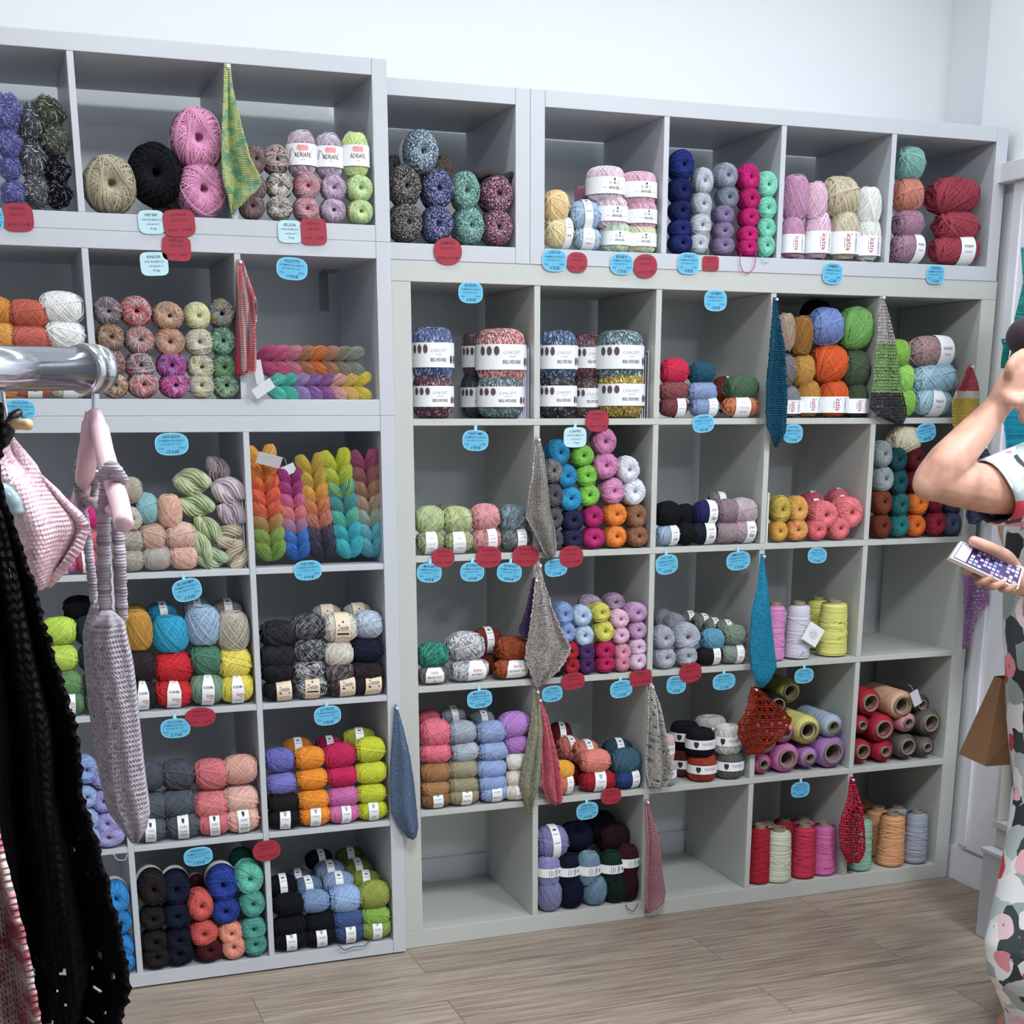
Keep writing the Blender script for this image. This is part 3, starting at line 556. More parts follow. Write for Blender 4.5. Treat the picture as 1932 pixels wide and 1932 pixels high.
DATA = {
'T2': '''F periwinkle s:7476b8/b9bbe0 13,218,52,70
F periwinkle s:7476b8/b9bbe0 17,273,42,50
F periwinkle s:6f71b5/b9bbe0 20,318,40,44
F periwinkle s:7476b8/b9bbe0 27,361,50,46
F silver-grey s:5d6068/dfe2e6 60,235,50,66
F silver-grey s:6a6d74/e6e8ea 64,304,56,70
F silver-grey s:6a6d74/e6e8ea 70,366,48,54
F olive-grey s:555c4f/c2c6b4 98,216,62,60
F olive-grey s:62675a/c8cbbb 110,268,48,52
F navy-black s:14151f/8d8fa0 114,321,50,54
F navy-black s:14151f/9698a8 123,374,52,52''',
'T1': '''E sand-beige s:b4ab92 206,353,97,97
E black s:0d0e14 292,331,100,104
E bright-pink s:e59cc4 371,266,95,106 collar
E bright-pink s:e59cc4 379,368,90,92
E pink-and-grey v:b58f9f/d8b8c8/77707c 316,392,56,40 - .12''',
'T0': '''E brown-grey m:5c5051/8e8280/a06f74/6a6464 475,397,48,43
E cream-and-black m:2c2b30/d8d2cb/8c8684/e3ddd6 527,397,48,43
E rose-and-grey m:c9707f/e0c3c8/7d7c84/c8808c 577,397,48,43
E lavender-and-pink m:b9a6c6/dcc9d8/b88b9f/8f8fa6 627,398,48,42
E lime-and-mint m:d9e08c/8fc6a6/e8ebb0/9fc98c 679,400,48,42
E brown-grey m:5c5051/8e8280/a06f74/6a6464 478,354,46,46
E cream-and-black m:2c2b30/d8d2cb/8c8684/e3ddd6 526,352,49,46
E rose-and-grey m:c9707f/e0c3c8/7d7c84/c8808c 577,353,50,47
E lavender-and-pink m:b9a6c6/dcc9d8/b88b9f/8f8fa6 628,356,48,46
E lime-and-mint m:d9e08c/8fc6a6/e8ebb0/9fc98c 678,357,50,46
E brown-grey m:5c5051/8e8280/a06f74/6a6464 481,302,38,48
E cream-and-black m:2c2b30/d8d2cb/8c8684/c08f92 520,303,50,50
Z grey-and-rose m:77767f/d5ccd4/c98a9c/b9b2bd 569,292,55,78 adriafil
Z lilac-and-grey m:8f8fa6/d8d0de/c9a6b9/9c98a8 620,296,52,76 adriafil
Z lime-green m:d4dd80/9fcf9f/e6ebb0/b9d070 670,294,52,76 adriafil''',
'C': '''E dark-grey-flecked t:26262a/6f6a68/b0aaa4 763,423,60,68
E navy-flecked t:272c52/5b6190/b4b6cf 823,424,60,66
E teal-flecked t:3f7a74/79a89f/c3d6cf 881,429,58,66
E plum-flecked t:5a2240/8e5b75/d3c4c8 939,433,58,63
E dark-grey-flecked t:26262a/6f6a68/b0aaa4 762,353,60,70
E navy-flecked t:272c52/5b6190/b4b6cf 822,358,58,68
E teal-flecked t:3f7a74/79a89f/c3d6cf 876,362,54,66
E plum-flecked t:5a2240/8e5b75/d3c4c8 936,368,62,62
E blue-grey-flecked t:39506a/8fa4b4/d8dfe2 792,289,64,74 collar
E slate-flecked t:3b3b40/77757a 742,316,34,40 - .10
E brown-flecked t:4a3f38/8a7a68 832,330,40,62 collar_y .10''',
'R0': '''S white-and-yellow s:efdfae 1053,446,54,54 side
S pale-blue s:b4cbe2 1107,455,52,37 concept
P pale-green s:cfe3cb 1159,455,56,48 dmc
P pale-yellow s:e4ecc4 1212,456,58,46 dmc
S butter-yellow s:efd198 1049,391,46,57
S pale-blue s:a9c4e0 1101,408,61,52 blank
P baby-pink s:efdbe6 1150,403,64,52 dmc
P rose-pink s:e9b4cd 1212,408,58,48 dmc
P baby-pink s:f1dce7 1142,350,68,58 dmc
P rose-pink s:efbfd6 1209,358,66,54 dmc
P deep-pink s:d793b2 1102,370,34,30 - .16''',
'R1': '''E navy-blue s:1e2c6e 1282,465,42,36
E navy-blue s:1e2c6e 1282,433,42,36
E navy-blue s:17225a 1282,399,42,38
E navy-blue s:17225a 1282,360,44,44
E navy-blue s:20307a 1284,313,46,52
E pale-grey s:c3c8d2 1315,463,38,36
E pale-grey s:c3c8d2 1318,426,42,42
E pale-grey s:bcc2cd 1320,386,40,40
E pale-grey s:c3c8d2 1324,343,38,46
E mauve s:8b7d9f 1361,466,44,34
E mauve s:8b7d9f 1362,437,40,34
E mauve s:8a7ba2 1363,406,40,34
E slate-grey s:7f8799 1370,374,42,38
E slate-grey s:969db0 1366,333,44,44
E magenta s:c91478 1408,474,38,32
E magenta s:c91478 1409,444,38,34
E magenta s:c91478 1411,411,38,36
E magenta s:c0126f 1411,376,40,38
E magenta s:cf177c 1409,336,42,46
E mint s:7fd6bd 1444,469,38,38
E mint s:7fd6bd 1445,432,38,38
E mint s:7fd6bd 1447,394,40,42
E mint s:8adfc6 1450,351,42,46''',
'R2': '''Z mauve-pink s:c795b7 1494,455,44,70 homemade
Z light-pink s:ecc4dc 1541,450,50,82 homemade
Z beige s:d3c9b0 1591,449,56,84 homemade
Z white s:e9ebe8 1641,456,50,74 homemade
Z mauve-pink s:c795b7 1500,374,52,76
Z light-pink s:e8c0d8 1538,381,44,66
S beige s:cfc3a6 1582,373,70,70
Z white s:eceeeb 1637,391,50,66''',
'R3': '''S dusty-mauve s:b28aa0 1711,474,66,50 washi
S brick-red s:a5404f 1799,475,94,50 washi
S dusty-mauve s:ab8298 1712,423,58,50
S brick-red s:a5404f 1803,428,90,54
S peach s:cf8574 1712,368,54,58
S brick-red s:9e3b4b 1796,371,100,64
S sea-green s:7fb0ab 1715,310,54,58''',
'U2': '''S orange s:e0954c 8,735,60,42
S terracotta s:cc6e52 65,735,74,42 katia
S cream s:e3dfcb 137,735,70,42 cotton
S orange s:dd9850 2,685,60,48
S terracotta s:c96a58 60,685,72,46
S cream s:e6e3d4 132,683,70,48
S orange s:e0a250 -2,632,60,48
S terracotta s:c9675a 56,637,76,44
S pure-white s:edefee 126,632,72,50
S mustard s:cf8a33 -8,588,56,52
S terracotta s:c25f4e 52,593,72,50
S pure-white s:edefee 120,581,76,56''',
'U1': '''E wine-and-gold m:8a2a4a/c9a25f/5d5a63/d8cfc6 216,734,50,44
E crimson-and-grey m:b0304a/8c9094/c9cbcf/d0544c 270,734,58,46
E fuchsia-and-violet m:c92a86/5a3a80/b9b4c4/d0489c 329,734,56,44
E grey-and-lime m:b5aaae/d8d880/a09aa0/c9c7c0 380,735,50,44
E forest-green m:3c6a4c/8fae8c/4d5f63/a7bfa0 430,735,50,44
E wine-and-grey m:7a2740/a8a4a6/54535b/c78a62 212,687,50,50
E crimson-and-grey m:8c9094/c9cbcf/55555c/b0304a 264,690,56,48
E fuchsia-and-violet m:d0489c/5a3a80/c98fb0/3b3f86 323,690,56,48
E grey-and-lime m:c9c7c0/d8d880/a09aa0/8f8e9a 378,693,52,46
E forest-green m:4d7a4c/8fae8c/2f5a4a/6f9a68 427,694,50,46
E wine-and-grey m:7a2740/c9a25f/5a6273/a9b09c 207,637,50,50
E coral-and-grey m:e0685c/8c9094/6d6d74/c9cbcf 262,642,56,50
E orange-and-grey m:d08a5a/a88f90/8f8894/d8a880 320,646,56,50
E grey-and-lime m:c9c7c0/d9d890/a09aa0/b5aaae 375,646,54,50
E forest-green m:79b09c/4d7a5c/a5c6b4/3c5a4c 423,644,50,50
E wine-and-grey m:5b5c64/b7b9bd/7a2740/84868d 200,588,52,50
E coral-and-grey m:c0404c/6f7278/d8c6c6/e07a68 255,588,58,52
E orange-and-grey m:d69a5e/8a8286/d8c2a0/9c7a7a 316,597,58,50
E yellow-and-grey m:dedf6c/a9a7ae/e6e6a8/c9c7c0 371,597,50,48
E blue-orange-and-green m:2f5aa0/e08a3c/4fae7a/20386a 420,593,50,52''',
'L32': '''S hot-pink s:e0288f 174,972,36,44
S hot-pink s:d6218a 140,965,36,46
S coral-red s:d26a70 168,1020,44,40
S coral-red s:c9606a 126,1024,44,40
S rose-red s:c4566c 165,1062,46,42 cotton
S bubblegum-pink s:d86fae 120,1064,48,42 katia
S bubblegum-pink s:d86fae 78,1066,44,40''',
'L31': '''S oatmeal m:a8a096/ccc4b8/8f887f 248,1060,46,42
S blue-and-peach m:a3b4bd/d8b39c/b5a394/8fa8b4 296,1062,50,46
S peach m:dcae9c/e6c9ba/c9958a 346,1059,52,44
S oatmeal m:a8a096/ccc4b8/8f887f 248,1020,46,42
S blue-and-peach m:d0a58f/a9b4a8/c99a88 288,1013,48,50
S peach m:dba797/e8ccbe/b9a4a4 340,1011,56,50
E oatmeal m:b5ac9e/d8d0c4 250,978,36,42
S sky-teal s:8fbcc4 277,959,38,54
Z peach m:dca890/ecd0be/c9957f 320,964,44,58
S oatmeal m:c3b9aa/9f9789 248,925,38,46
S oatmeal m:c3b9aa/9f9789 252,945,34,34 - .06''',
'L22': '''S dark-green s:3d5a44 182,1330,40,44 katia
S moss-green s:5d8660 135,1331,48,44 katia
S dark-green s:24453c 178,1290,40,46
S moss-green s:6c9a62 130,1289,46,50
S dark-green s:1b3a33 172,1242,44,50
S lime s:c3dd58 117,1240,56,50
S dark-green s:16302c 166,1190,46,52
S lime s:bfdc4e 111,1190,62,50
S near-black s:0d0e12 150,1150,56,50 - .08''',
'L21': '''S charcoal-brown s:2a2528 268,1315,54,54 alabama
S bright-red s:d2232f 327,1314,68,52 alabama
S sage-green s:7fa08c 390,1306,60,58 alabama
S lemon-yellow s:e6d94e 451,1304,60,54 alabama
S charcoal-brown s:2f292c 265,1255,56,58
S bright-red s:d2232f 326,1258,70,60
S sage-green s:4f8068 388,1245,60,56
S lemon-yellow s:ecdc58 447,1249,64,60
Z mustard s:c2903a 260,1189,52,72
Z turquoise-blue s:2aa8d0 321,1196,66,66
Z light-blue s:9db9d4 383,1180,64,70
Z stone-beige s:b8b2a2 442,1190,62,72
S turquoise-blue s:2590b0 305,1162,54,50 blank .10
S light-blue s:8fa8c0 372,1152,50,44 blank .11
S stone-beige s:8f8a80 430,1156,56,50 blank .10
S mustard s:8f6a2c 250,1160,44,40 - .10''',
'L20': '''S coal-black v:17181d/2c2d34/101116 527,1306,58,38 denim_r
S black-and-white m:17181d/8d8f94/d8d9dc/2a2b30 586,1303,62,42 denim
S brown-black m:241a1f/5a4d50/8c8488 645,1303,60,40 denim_r
S espresso v:1f171b/2f252a 702,1303,64,40 denim_r
S coal-black v:17181d/2c2d34/101116 524,1268,60,42
S black-and-white m:17181d/9c9ea3/d8d9dc/2a2b30 583,1265,58,40
S brown-black m:241a1f/6a5d60/2b2126/8c8488 641,1270,58,40
S espresso m:1f171b/3a2e33/281e23 703,1267,66,42
S coal-black v:1b1c22/32333a 523,1237,62,46
S black-and-white m:17181d/6d6f74/b4b5b8/222329 583,1226,60,46
S cream-white m:e6e2d6/bdb8ac 638,1233,54,46
S midnight-navy v:0c1122/1b2338 699,1226,62,48
S coal-black v:1b1c22/36373f 524,1196,64,50
S black-and-white m:1b1c21/55575c/8f9195/26272c 580,1183,64,48
S cream-white m:e6e2d6/bdb8ac 641,1184,64,52 denim
S pale-denim-blue m:aebdd2/8399b8/d5dde8 698,1178,52,50
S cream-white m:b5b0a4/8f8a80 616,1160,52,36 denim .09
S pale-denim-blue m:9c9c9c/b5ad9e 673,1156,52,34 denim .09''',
'L12': '''E sky-blue s:9bb4e0 172,1585,40,42
E lilac s:a9a4dc 211,1591,58,38
E sky-blue s:a3b8e4 166,1543,42,42
E lilac s:a7a2dc 202,1551,44,42
E sky-blue s:a3b8e4 163,1501,42,42
E lilac s:9f9cd8 196,1509,44,44
E sky-blue s:8fa8dc 161,1450,44,52
E lilac s:9894d4 190,1462,42,50''',
'L11': '''S slate s:59616c 282,1571,60,46 shield
S slate s:59616c 345,1564,62,48 shield
S coral-pink s:de7c86 404,1561,56,46 shield
S pale-peach s:e8b8aa 463,1554,64,50 shield
S slate s:58616d 289,1519,50,50
S slate s:58616d 335,1513,62,54
S coral-pink s:e3848a 397,1517,64,58
S pale-peach s:eabcae 458,1506,66,52
S slate s:4e5560 283,1464,46,54
S slate s:4e5560 335,1461,62,56
S coral-pink s:d87680 398,1460,64,56
S pale-peach s:dfa99c 455,1451,62,54''',
'L10': '''S black s:17161a 536,1548,60,38 luna
S amber-orange s:f0921c 593,1541,60,38 luna
S orchid-pink s:d676b0 648,1536,56,36 luna
S acid-lime s:c6cf1e 704,1528,56,36 luna
S black s:1c1a1e 532,1513,58,40
S amber-orange s:f2961e 590,1508,60,40
S orchid-pink s:cf6cae 646,1502,58,40
S acid-lime s:cbd422 700,1496,56,38
S periwinkle s:7d7cc8 529,1477,56,42
S amber-orange s:f2961e 587,1468,60,42
S raspberry s:cc1f5c 644,1463,58,40
S acid-lime s:cfd826 701,1456,58,42
S periwinkle s:6f6ebc 524,1434,54,44
S amber-orange s:ee9220 583,1430,58,42
S raspberry s:c51c58 639,1425,60,46
S acid-lime s:c9d226 697,1414,58,46
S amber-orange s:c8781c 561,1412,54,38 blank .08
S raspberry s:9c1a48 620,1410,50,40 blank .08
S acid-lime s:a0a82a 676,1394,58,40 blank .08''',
'L02': '''E azure-blue s:2c8fd6 243,1832,46,42
E azure-blue s:2c8fd6 237,1783,44,48
E azure-blue s:2a86cc 228,1737,42,46
E azure-blue s:3097de 220,1690,50,60 collar''',
'L01': '''E brown-black s:221c1e 289,1817,52,46
E midnight-navy s:0e1428 339,1811,54,48
E maroon s:4a1220 394,1804,52,46
E apricot s:eb9c84 440,1797,46,46
E deep-mint s:4f9c90 486,1790,46,46
E brown-black s:221c1e 285,1774,50,46
E midnight-navy s:0e1428 335,1769,52,46
E salmon-red s:d86058 383,1757,54,50
E apricot s:ee9e86 433,1757,46,46
E deep-mint s:55a598 480,1748,48,48
E brown-black s:221c1e 281,1730,48,46
E midnight-navy s:101730 331,1724,52,50
E salmon-red s:dc645a 376,1705,48,58
E royal-blue s:28429c 424,1714,54,50
E deep-mint s:57a89c 477,1701,48,50
E brown-black s:261f21 281,1673,54,68 collar
E midnight-navy s:111a36 331,1672,54,64 collar
E royal-blue s:2a459e 418,1664,58,66 collar
E deep-mint s:68c6b0 470,1653,54,60
E deep-mint s:3c7c74 456,1625,48,50 - .10
E maroon s:5a1c2a 372,1668,36,36 collar .10''',
'L00': '''S blue-black s:0c0e16 546,1784,60,40 luna
S blue-black s:0d1018 604,1776,60,40 luna
S denim-blue s:3c5484 658,1769,58,42 luna
S grass-green s:8cae50 713,1761,54,42 luna
S blue-black s:0c0e16 545,1745,60,42
S blue-black s:0d1018 602,1738,58,40
S denim-blue s:465f92 655,1733,58,38
S grass-green s:8cb84c 710,1727,54,38
S blue-black s:0c0e16 545,1706,58,42
S steel-blue s:7f9cc4 594,1700,54,42
S powder-blue s:9fbce6 650,1695,60,52
S grass-green s:9aa84a 707,1687,56,52
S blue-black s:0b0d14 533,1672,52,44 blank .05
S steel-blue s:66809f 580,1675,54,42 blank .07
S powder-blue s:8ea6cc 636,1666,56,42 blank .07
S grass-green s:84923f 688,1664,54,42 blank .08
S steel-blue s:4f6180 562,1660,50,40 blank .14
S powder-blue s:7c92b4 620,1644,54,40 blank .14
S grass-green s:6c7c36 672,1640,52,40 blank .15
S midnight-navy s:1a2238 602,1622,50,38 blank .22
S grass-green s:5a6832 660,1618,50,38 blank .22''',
'M40': '''P wine-metallic g:4a2434/6a3a4c/c9b8c0 817,750,72,76 belvedere
P slate-teal-metallic g:4c626a/6f878e/c3ced2 944,754,82,74 belvedere
P blue-metallic g:3c4d78/5a6ea0/c6cee0 816,669,74,90 belvedere
P pink-metallic g:b06a6e/d69c9a/f0d8d2 945,673,88,92 belvedere
P dark-teal-metallic g:22343a/42555a 900,750,58,72 belvedere .10
P charcoal-metallic g:44383c/6a5a5e 902,672,58,78 belvedere .10''',
'M41': '''P black-metallic g:17171c/2c2c34/9c9ca4 1051,750,68,76 belvedere
P mustard-gold-metallic g:8a7426/b89c3a/efe2a0 1171,749,82,80 belvedere
P navy-metallic g:2b4468/46648c/b4c4d8 1052,673,70,86 belvedere
P slate-teal-metallic g:4f6a74/74909a/c9d6da 1169,673,84,86 belvedere
P bronze-metallic g:3c302c/62524a/a8988c 1109,750,58,70 belvedere .07
P plum-metallic g:5a3440/7c5460/b89ca4 1109,674,58,76 belvedere .07''',
'M42': '''S plum-brown s:7c4248 1270,771,56,36 concept_r
S cornflower s:8ca2cc 1328,771,60,36 concept_r
S burnt-orange m:cc7a52/a8503c/d89a70 1397,771,70,36 concept
S plum-brown s:8a4e52 1270,738,56,36
S cornflower s:8ca2cc 1323,739,56,38
S forest-green s:4d6a50 1398,732,64,44
S crimson s:d0244c 1271,701,54,46
S petrol-teal s:22566a 1323,704,50,40
S dark-brick s:7c3228 1362,744,46,60 side .12''',
'M43': '''Z ash-grey s:85868c 1485,762,48,52 homemade
Z ochre-gold s:b98538 1523,756,48,62 homemade
Z vivid-orange s:d85a22 1571,754,56,62 homemade
Z dark-olive s:41523c 1617,760,46,56 homemade
S ash-grey s:7a767c 1476,700,46,60
S ochre-gold s:c09040 1512,699,46,58
S vivid-orange s:dc5c22 1561,687,66,68
S dark-olive s:465a42 1612,696,56,66
Z taupe-pink s:a8907f 1481,628,38,66
Z caramel-brown s:99692e 1511,634,44,68
S periwinkle-blue s:7b90ca 1556,617,64,66
S leaf-green s:74ac5c 1613,620,60,74
S midnight-navy s:161d36 1540,588,56,50 - .12''',
'M44': '''S aqua-blue s:a8cada 1756,764,78,48 washi_c
S aqua-blue s:a3c9dc 1757,714,92,58
S mauve-brown s:a88a8c 1755,664,104,54 washi
S yellow-green s:8cc850 1705,762,40,50
S yellow-green s:9cd860 1702,715,40,52
S yellow-green s:88c04c 1694,668,40,50''',
'M30': '''S lime-grey m:8c9472/c9d6a0/6d7060 811,1023,52,42 concept
S lime-grey m:a3ac80/c9d6a0/6d7060 864,1023,56,40 concept
S rose-flecked m:d08a8a/8a5c60/e8b4b0 915,1020,56,42 concept_r
S teal-grey m:62686c/8fa0a4/44484c 970,1020,56,42 concept_r
S lime-grey m:c3d49c/a9b884/8f9a74 809,981,52,50
S lime-grey m:bccb90/8a9068/d3dcae 861,981,56,48
S rose-flecked m:e0949c/b87880/ecb4b4 914,976,54,48
S teal-grey m:6f7c84/9fc0cc/4f555a 967,979,54,52
S olive-grey s:777c68 845,965,44,30 - .09''',
'M31': '''E navy s:272d50 1076,1018,44,38
E magenta s:c02a78 1117,1016,44,38
E orange s:ef8c34 1158,1013,42,40
E tan-brown s:9a6a4c 1200,1013,44,38
E iron-grey s:55575c 1043,1018,36,38
E navy s:272d50 1078,981,42,42
E magenta s:bc2674 1116,974,40,42
E orange s:f08c34 1157,970,46,42
E tan-brown s:9a6c50 1197,973,40,42
E iron-grey s:5c5e62 1042,978,36,40
E sky-blue s:2aa0d2 1073,940,46,44
E lime-green s:86cc4c 1108,934,42,40
E candy-pink s:dc92c0 1152,926,46,47
E white s:e6e9f4 1192,927,46,47
E iron-grey s:58595e 1042,934,36,44
E sky-blue s:2690c4 1066,898,42,42
E lime-green s:80c448 1103,897,42,40
E candy-pink s:d88cbc 1139,878,50,48
E white s:e2e5f0 1181,886,46,48
E iron-grey m:7c7a7a/4c4b4e/a09c9a 1041,888,36,46
E sky-blue s:2084b4 1051,854,42,46
E lime-green s:7cc044 1096,860,44,40
E candy-pink s:cc80b0 1137,833,46,48''',
'M32': '''S light-blue s:9cb4cc 1259,1012,46,36 joures
S black s:101118 1292,1012,40,40
S blue-black s:1c1f30 1326,1009,54,40 joures
S mauve-grey s:a28e96 1368,1005,48,40
S pink-grey s:b9a2ac 1405,1004,54,42 joures
S black s:101118 1258,970,46,46
S navy-blue s:24285c 1330,968,48,44 joures
S mauve-grey s:96828a 1370,966,44,46
S pink-grey s:c4b0b8 1406,965,54,48
S black s:101118 1291,974,38,44 - .03
S stone-grey s:8a8088 1353,947,36,34 joures .09''',
'M33': '''E yellow-orange m:d8a83c/e88a3c/c9b85a 1466,1004,34,38
E yellow-and-coral m:e09850/e8705c/dcc268 1499,1003,44,40
E coral-pink s:e8707c 1537,1003,40,38
E coral-pink s:ea787e 1577,1001,44,40
E olive-yellow m:c2a843/a89838/dcc268 1469,961,38,50
E yellow-and-coral m:e0a850/dc8a4c/dcc268 1500,961,40,48
E coral-pink s:ee7c84 1549,971,58,50
E coral-pink s:f08088 1606,966,54,54
E raspberry-pink s:c0546c 1530,948,44,38 blank .08
E raspberry-pink s:d0687a 1582,942,40,38 blank .08''',
'M34': '''E chestnut s:6f3224 1659,993,38,42
E dark-teal s:20767a 1691,996,38,42
E pumpkin-orange s:dc6a20 1723,993,38,40
E crimson s:9c2440 1760,990,40,44
E slate-navy s:4c5472 1795,988,36,42
E chestnut s:7c3a28 1660,947,38,44
E dark-teal s:1c6266 1692,952,38,44
E pumpkin-orange s:e0781c 1727,948,40,44
E crimson s:7a1c34 1760,946,36,40
E slate-navy s:4c5472 1792,946,34,40
E pearl-grey s:98a3a4 1662,904,38,46
E dark-teal s:155056 1690,909,38,44
E dark-crimson s:6a1624 1724,908,40,42
E pearl-grey s:929d9e 1660,857,38,48
E dark-teal s:15484e 1689,867,38,44
E dark-crimson s:5a141e 1722,866,40,42
S cream s:d4ccb0 1706,830,60,50''',
'M20': '''S grey-and-white m:55555c/8c8c92/3c3c44 817,1275,54,34 malibu
S grey-and-white m:d8d8e0/5c5c68/f0f0f4/888894 885,1269,70,40 butter
S rust-brown m:9c4828/c06c40/7a3420 962,1264,66,36 degrade
S emerald-flecked m:1e7464/58b8a0/12584c 816,1236,56,46
S grey-and-white m:dcdce0/4c4c54/f0f0f4/888894 877,1220,70,54
S rust-brown m:8c3c20/b85c30/6c2c18 964,1224,60,46
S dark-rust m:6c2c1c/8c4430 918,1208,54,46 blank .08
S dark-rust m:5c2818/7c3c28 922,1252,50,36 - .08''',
'M21': '''E dark-plum s:2a1e2c 1050,1264,28,34
E red s:b02038 1076,1262,32,34
E purple s:502a60 1103,1259,34,34
E magenta s:c02060 1139,1258,38,34
E rose-pink s:dc8ca8 1171,1256,32,32
E orchid-white s:e6c8e2 1202,1251,34,36
E red s:b41f34 1074,1228,32,36
E purple s:54306a 1103,1228,34,36
E magenta s:bc2060 1139,1226,40,36
E rose-pink s:e49ab4 1171,1229,34,32
E orchid-white s:e0c0dc 1201,1220,34,34
E periwinkle-blue s:8ea8dc 1067,1192,34,38
E ice-blue s:bcd4ec 1099,1198,38,38
E lemon s:d8d45c 1136,1190,40,38
E light-pink s:ecbcd8 1169,1198,34,32
E mauve s:c8a0c8 1202,1188,36,32
E periwinkle-blue s:88a2d8 1060,1158,38,44
E ice-blue s:b8d0ea 1095,1161,40,38
E lemon s:d4d05a 1130,1155,38,36
E light-pink s:ecc0da 1166,1167,38,34
E mauve s:c49cc4 1200,1155,42,36
E pale-lilac s:b8a0b8 1112,1140,44,34 - .08
E pale-lilac s:b294b4 1157,1136,40,34 - .08''',
'M22': '''E silver-grey s:b4b8c4 1251,1243,42,38
E silver-grey s:b0b4c0 1292,1241,42,40
S blue-black s:1a1c26 1337,1241,50,34 side
S sage-grey s:8a9a90 1381,1234,52,34 side
E silver-grey s:b0b4c2 1249,1203,42,44
E silver-grey s:b8bccc 1291,1200,54,50
S teal-blue s:62a0bc 1343,1207,44,40
S sage-grey s:80907f 1384,1199,48,38
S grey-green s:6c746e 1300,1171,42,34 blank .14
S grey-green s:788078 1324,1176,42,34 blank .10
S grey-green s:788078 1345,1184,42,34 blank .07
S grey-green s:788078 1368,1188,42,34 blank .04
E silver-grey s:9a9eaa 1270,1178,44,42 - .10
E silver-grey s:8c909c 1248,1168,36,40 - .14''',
'M10': '''S caramel-brown s:8a6444 822,1517,54,30 mallorca
S olive-beige s:9c9474 874,1509,56,32 mallorca
S cornflower-blue s:9cb4e0 931,1507,54,34 mallorca
S ivory s:dcd4c8 974,1500,50,32 mallorca
S caramel-brown s:b08254 821,1488,54,32
S olive-beige s:a09a78 873,1481,56,34
S cornflower-blue s:94acdc 928,1477,52,34
S ivory s:e2d8cc 974,1467,44,34
S caramel-brown s:a87a52 820,1456,54,40
S olive-beige s:a8a284 872,1450,54,38
S cornflower-blue s:98b0e0 926,1449,54,36
S ivory s:e6e4de 974,1435,44,34
S salmon-pink s:ea7488 821,1420,56,38
S silver-blue s:b0bac8 876,1418,54,38
S cornflower-blue s:9cb2dc 930,1416,56,36
S violet s:b47cc8 974,1404,46,34
S salmon-pink s:ec788c 820,1383,56,52
S silver-blue s:a6b0c0 871,1381,52,42
S cornflower-blue s:94a8d4 926,1381,58,42
S violet s:bc88d4 968,1367,56,48
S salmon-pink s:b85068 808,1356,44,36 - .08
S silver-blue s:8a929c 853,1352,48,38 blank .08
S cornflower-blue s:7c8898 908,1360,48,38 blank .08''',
'M11': '''S coral-orange s:e2806c 1060,1486,44,40 side
S cherry-red s:b0182c 1127,1475,66,38 luna
S deep-blue s:2c4480 1187,1474,54,36 side
S golden-yellow s:ecae2a 1058,1453,46,36
S coral-peach s:e68c7c 1122,1436,58,44
S petrol-blue s:3c6478 1184,1436,58,50
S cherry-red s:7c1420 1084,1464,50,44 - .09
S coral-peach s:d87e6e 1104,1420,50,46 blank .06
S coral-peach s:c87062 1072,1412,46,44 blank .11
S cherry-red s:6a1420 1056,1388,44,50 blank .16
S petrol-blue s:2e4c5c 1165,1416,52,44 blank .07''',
'M12': '''P light-grey s:b8b8bc 1258,1462,34,44 valerie
P rust-red s:a84024 1324,1448,52,46 valerie
P charcoal-grey s:6c6c6e 1376,1443,50,48 valerie
P pale-pink s:dcc0c4 1257,1412,30,50 valerie .02
P ink-black s:13141e 1321,1400,52,50 valerie
P white s:dcdad6 1373,1394,50,50 valerie
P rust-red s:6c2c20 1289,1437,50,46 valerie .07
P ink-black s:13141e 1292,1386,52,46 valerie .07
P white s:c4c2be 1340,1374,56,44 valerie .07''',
'M01': '''Z dusty-lilac s:8688b4 1036,1698,46,56
Z midnight-navy s:0c1230 1077,1694,46,56
Z dusty-blue s:7494ac 1121,1693,46,54
Z bottle-green s:0e2824 1160,1689,44,50
Z burgundy s:2c0c1c 1195,1680,40,54
Z dusty-lilac s:9698c8 1034,1641,46,60 nepal
Z midnight-navy s:10162c 1070,1640,44,60 nepal
Z dusty-blue s:7898b0 1110,1638,44,64 nepal
Z bottle-green s:10302a 1153,1634,46,60 nepal
Z burgundy s:3c1020 1196,1622,42,60 nepal
S dusty-lilac s:8a8cbc 1040,1588,60,60 blank
S midnight-navy s:0c1230 1086,1578,60,56 - .05
S midnight-navy s:0a0f28 1130,1560,60,60 - .12
S burgundy s:2a0c1a 1176,1578,56,56 - .07''',
}
ORD = ['topmost', 'second from top', 'third from top', 'fourth from top', 'fifth from top', 'sixth from top']
HOR = ['leftmost', 'second from left', 'third from left', 'fourth from left', 'fifth from left', 'sixth from left']
NOUN = dict(E='yarn ball', S='oval yarn skein', Z='upright yarn skein', P='drum-shaped yarn cake', F='tinsel yarn ball')
NAME = dict(E='yarn_ball', S='yarn_skein', Z='yarn_skein', P='yarn_cake', F='tinsel_yarn_ball')
rnd = random.Random(7)
